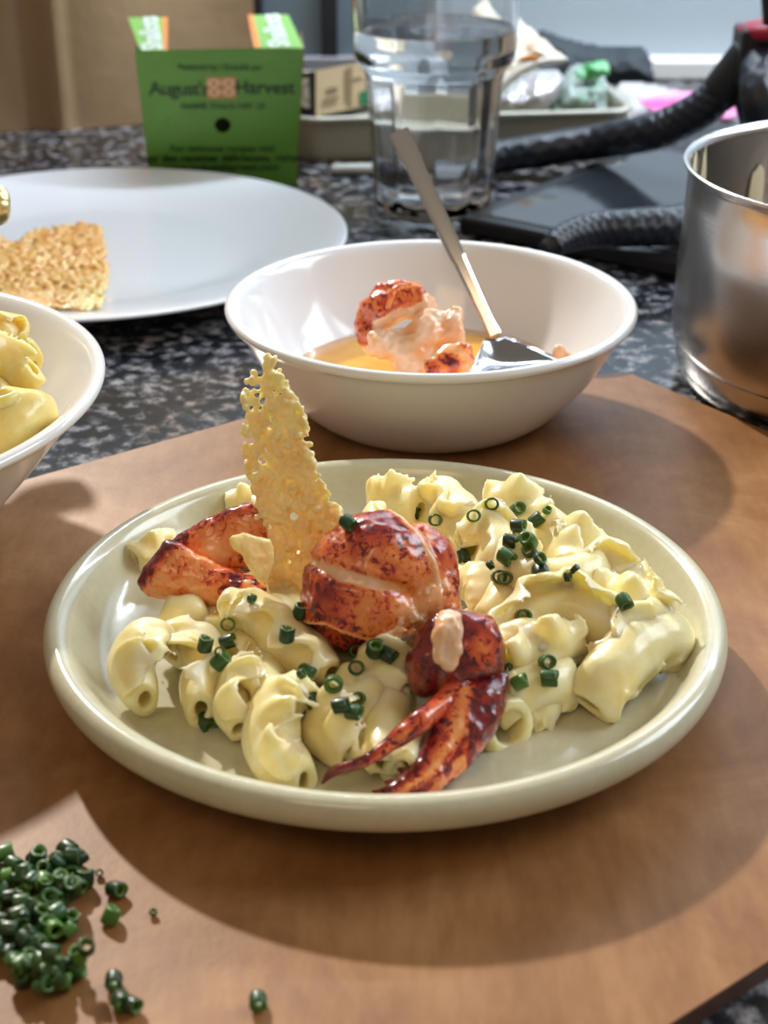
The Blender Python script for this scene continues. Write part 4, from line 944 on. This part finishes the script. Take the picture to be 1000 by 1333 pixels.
# soft packets: pillows between two outlines
def pillow(name, poly, y0, slope, thick, m, label, cat, seed=0, crumple=.004, step=3.0, sc=.04, attr=None):
    """an outline in view at distance y0 (+slope per pixel), inflated and crumpled"""
    xs = [p[0] for p in poly]; ys = [p[1] for p in poly]; nx = int((max(xs) - min(xs)) / step) + 2; ny = int((max(ys) - min(ys)) / step) + 2
    on = {}; V, F, At = [], [], []
    def dist(x, y):
        d = 1e9
        for i in range(len(poly)):
            a, b = Vector(poly[i]), Vector(poly[(i + 1) % len(poly)]); t = max(0, min(1, (Vector((x, y)) - a).dot(b - a) / max(1e-9, (b - a).length_squared))); d = min(d, (a + (b - a) * t - Vector((x, y))).length)
        return d
    for j in range(ny):
        for i in range(nx):
            x, y = min(xs) + (i + .0) * step, min(ys) + j * step
            if not inside(poly, x, y): continue
            h = thick * min(1, dist(x, y) / 18) ** .6; yy = y0 + slope * (max(ys) - y)
            for s_ in (1, -1):
                cr = crumple * (nz((x, y, 3 * s_), sc, seed) + .6 * abs(nz((x, y, 7 * s_), sc * 2.2, seed)))
                on[(j, i, s_)] = len(V); V.append(aty(x, y, yy - s_ * h * .5 - cr)); At.append(attr(x, y) if attr else 0)
    for j in range(ny - 1):
        for i in range(nx - 1):
            k4 = [(j, i), (j, i + 1), (j + 1, i + 1), (j + 1, i)]
            if all((*q, 1) in on for q in k4):
                F.append(tuple(on[(*q, 1)] for q in k4)[::-1]); F.append(tuple(on[(*q, -1)] for q in k4))
    E = {}
    for f in F:
        for a, b in zip(f, f[1:] + f[:1]): E[(a, b)] = 1
    bnd = [(a, b) for (a, b) in E if (b, a) not in E]
    inv = {v: k for k, v in on.items()}
    for a, b in bnd:
        ja, ia, s_ = inv[a]; jb, ib, _ = inv[b]
        if s_ == 1: F.append((b, a, on[(ja, ia, -1)], on[(jb, ib, -1)]))
    L_ = V[0].copy(); me = mesh(name, [v - L_ for v in V], F, m)
    if attr: setattr_f(me, 'print', At)
    return tag(put(name, me, None, L_), label, cat)
k = N('printed_bread_bag', .35); p = k.attr('print'); k.color(k.ramp(k.math('ADD', p, k.math('MULTIPLY', k.math('SUBTRACT', k.noise(60, 3), .5), .3)), [(0, (.62, .54, .42)), (.35, (.55, .42, .26)), (.6, (.26, .10, .04)), (.85, (.30, .27, .27)), (1, (.20, .19, .20))]))
breadbag = pillow('bread_bag', [(610, 60), (620, 10), (645, -10), (664, 12), (690, 34), (715, 55), (740, 76), (735, 84), (700, 84), (668, 104), (645, 128), (612, 138)], 1.33, .0006, .03, k.m, 'crumpled cream and brown bread bag on the tray behind the glass', 'bag', 5, .006,
       attr=lambda x, y: .6 * math.exp(-((x - 690) / 14) ** 2 - ((y - 60) / 10) ** 2) + .5 * math.exp(-((x - 655) / 12) ** 2 - ((y - 55) / 12) ** 2))
k = N('silver_film', .25, (.42, .40, .40), Metallic=.3); k.bump(k.noise(60, 3), .4, .003)
pillow('foil_packet', [(628, 142), (648, 122), (676, 98), (702, 88), (728, 90), (738, 102), (730, 128), (714, 146), (680, 152), (640, 152)], 1.285, .0004, .03, k.m, 'grey foil packet in front of the bread bag', 'packet', 8, .006)
tp = [(646, 120), (668, 100), (690, 86), (712, 79), (738, 77)]
V, F = sweep([aty(x, y, 1.278) for x, y in tp], [.0022, .0030, .0030, .0016], 20, 8); o = put('paper_edge', mesh('paper_edge', V, F, plain('pale_paper', (.66, .62, .56), .5))); tag(o, 'pale rolled paper edge arching over the grey foil packet', 'paper')
o = pillow('orange_tag', [(676, 74), (690, 70), (704, 73), (702, 80), (686, 82), (676, 80)], 1.272, 0, .004, plain('orange_tag_print', (.75, .25, .03), .4), 'small orange tag on the bread bag', 'tag', 2, .0005, 2.); partof(o, breadbag)
k = N('clear_green_film', .18, (.40, .56, .47)); k.set('Transmission Weight', .35); k.color(k.ramp(k.noise(30, 3), [(.35, (.18, .36, .22)), (.5, (.42, .50, .46)), (.7, (.55, .60, .58))])); k.bump(k.noise(70, 4), .6, .004)
filmbag = pillow('film_bag', [(722, 152), (706, 140), (728, 104), (742, 84), (762, 82), (790, 76), (790, 92), (792, 120), (794, 148), (770, 152)], 1.30, .0006, .035, k.m, 'crumpled clear green-tinted film bag on the tray', 'bag', 11, .010, 2.5, .06)
o = pillow('green_corner', [(746, 92), (764, 80), (792, 76), (797, 98), (774, 104), (752, 106)], 1.283, .0004, .006, plain('bright_green_film', (.06, .30, .09), .3), 'bright green corner of the film bag', 'film', 13, .006, 2.5); partof(o, filmbag)
k = N('clear_pouch', .22, (.40, .38, .38)); k.bump(k.noise(50, 3), .5, .003)
pouch = pillow('clear_pouch', [(790, 154), (800, 112), (812, 104), (850, 108), (900, 120), (980, 122), (980, 162), (900, 160), (850, 160)], 1.32, .0010, .012, k.m, 'grey see-through pouch lying at the tray end', 'pouch', 15, .004)
k = N('pink_print', .3); p = k.noise(40, 2, .5, 0, 'Object', (.4, 1, 3)); k.color(k.ramp(p, [(.4, (.62, .07, .28)), (.55, (.72, .28, .52)), (.7, (.78, .45, .65))]))
o = pillow('pink_label', [(824, 126), (846, 120), (900, 116), (934, 117), (978, 126), (978, 152), (930, 158), (880, 158), (852, 150), (836, 138)], 1.296, .0010, .003, k.m, 'bright pink label on the grey pouch', 'label', 17, .002); partof(o, pouch)
k = N('black_cloth', .7, (.012, .018, .024)); k.bump(k.noise(40, 3), .4, .004)
pillow('black_bag', [(690, 112), (694, 44), (706, 36), (730, 46), (760, 54), (800, 60), (838, 58), (848, 72), (856, 108), (800, 112)], 1.44, .0004, .04, k.m, 'soft black cloth bag slumped against the wall', 'bag', 19, .006)
# ------------------------------------------------------------------ tablet
zt = ZC + .0125
ta_ = at(597, 281, zt); tb_ = at(905, 343, zt); tc_ = at(806, 183, zt)
ev = (tb_ - ta_); ev.z = 0; ev.normalize(); fv = Vector((-ev.y, ev.x, 0)); tw, tl_ = .30, (tc_ - ta_).dot(fv)
tab = empty('tablet_computer', Vector((ta_.x, ta_.y, ZC)), 'black slab-like tablet lying under the bendy tripod legs', 'tablet')
c = ta_ + ev * tw / 2 + fv * tl_ / 2; ang = math.atan2(ev.y, ev.x)
child('case', *box((c.x, c.y, ZC + .00625), (tw / 2, tl_ / 2, .00625), ang, .003), plain('black_case', (.006, .006, .008), .4), tab, False)
child('screen', *box((c.x, c.y, zt + .0002), (tw / 2 - .014, tl_ / 2 - .012, .0006), ang, .0003), plain('black_screen_glass', (.03, .035, .042), .12, Coat_Weight=.6), tab, False)
# ------------------------------------------------------------------ flexible tripod
k = N('black_braid', .42, (.007, .010, .019)); M_BRAID = k.m
def braid(Ln, r):
    def f(e, a): return 1 + .035 * max(math.sin(e * Ln / .0125 * 2 * PI + a * 6), math.sin(e * Ln / .0125 * 2 * PI - a * 6))
    return f
hubp = aty(990, 62, 1.10)
tri_ = empty('flexible_tripod', hubp, 'black braided bendy tripod with a red ring, looping behind the pot', 'tripod')
r_ = .0124
def leg(P, rad, foot_end=True, n=260):
    Ln = sum((Vector(P[i + 1]) - Vector(P[i])).length for i in range(len(P) - 1))
    V, F = sweep(P, rad, n, 48, 1, None, True, braid(Ln, r_)); lg = child('leg', V, F, M_BRAID, tri_); return lg
pts = [at(560, 222, .008), at(640, 206, .008), at(705, 196, .014), at(780, 184, .0225), aty(845, 173, 1.135), aty(881, 159, 1.125), aty(917, 139, 1.115), aty(944, 115, 1.11), aty(966, 88, 1.105), hubp]
leg(pts, [r_ * .95, r_, r_ * 1.05, r_ * 1.08, r_ * 1.05, r_ * 1.05, r_])
child('collar', *sweep([aty(938, 121, 1.111), aty(955, 101, 1.107), aty(980, 68, 1.102)], [r_ * 1.18, r_ * 1.25, r_ * 1.2], 20, 28), M_BLK, tri_)
pts = [hubp, aty(988, 130, 1.06), at(1000, 215, .03), at(950, 262, .0225), at(885, 290, .0215), at(830, 296, .0215), at(775, 299, .0215), at(740, 308, .0205), at(718, 321, .0180)]
leg(pts, [r_, r_, r_, r_, r_ * .98, r_ * .92, r_ * .8, r_ * .62])
child('rubber_foot', *sweep([at(722, 318, .0185), at(708, 327, .0155)], [r_ * .66, r_ * .42], 8, 20), M_BLK, tri_)
leg([aty(985, 95, 1.105), aty(985, 150, 1.10), at(1010, 190, .012)], [r_ * 1.2, r_, r_], n=60)
child('hub', *box_between(aty(968, 40, 1.085), aty(1040, 40, 1.085), .034, hubp.z - .026, hubp.z + .014, .003), M_BLK, tri_, False)
V, F = sweep([aty(1004, 44, 1.10), aty(1004, 31, 1.10)], [.0215, .0235], 4, 40); child('red_ring', V, F, plain('red_anodised', (.45, .02, .05), .3), tri_)
V, F = sweep([aty(1012, 30, 1.10), aty(1012, -20, 1.10)], [.010, .0115], 6, 24); child('ball_stem', V, F, M_BLK, tri_)
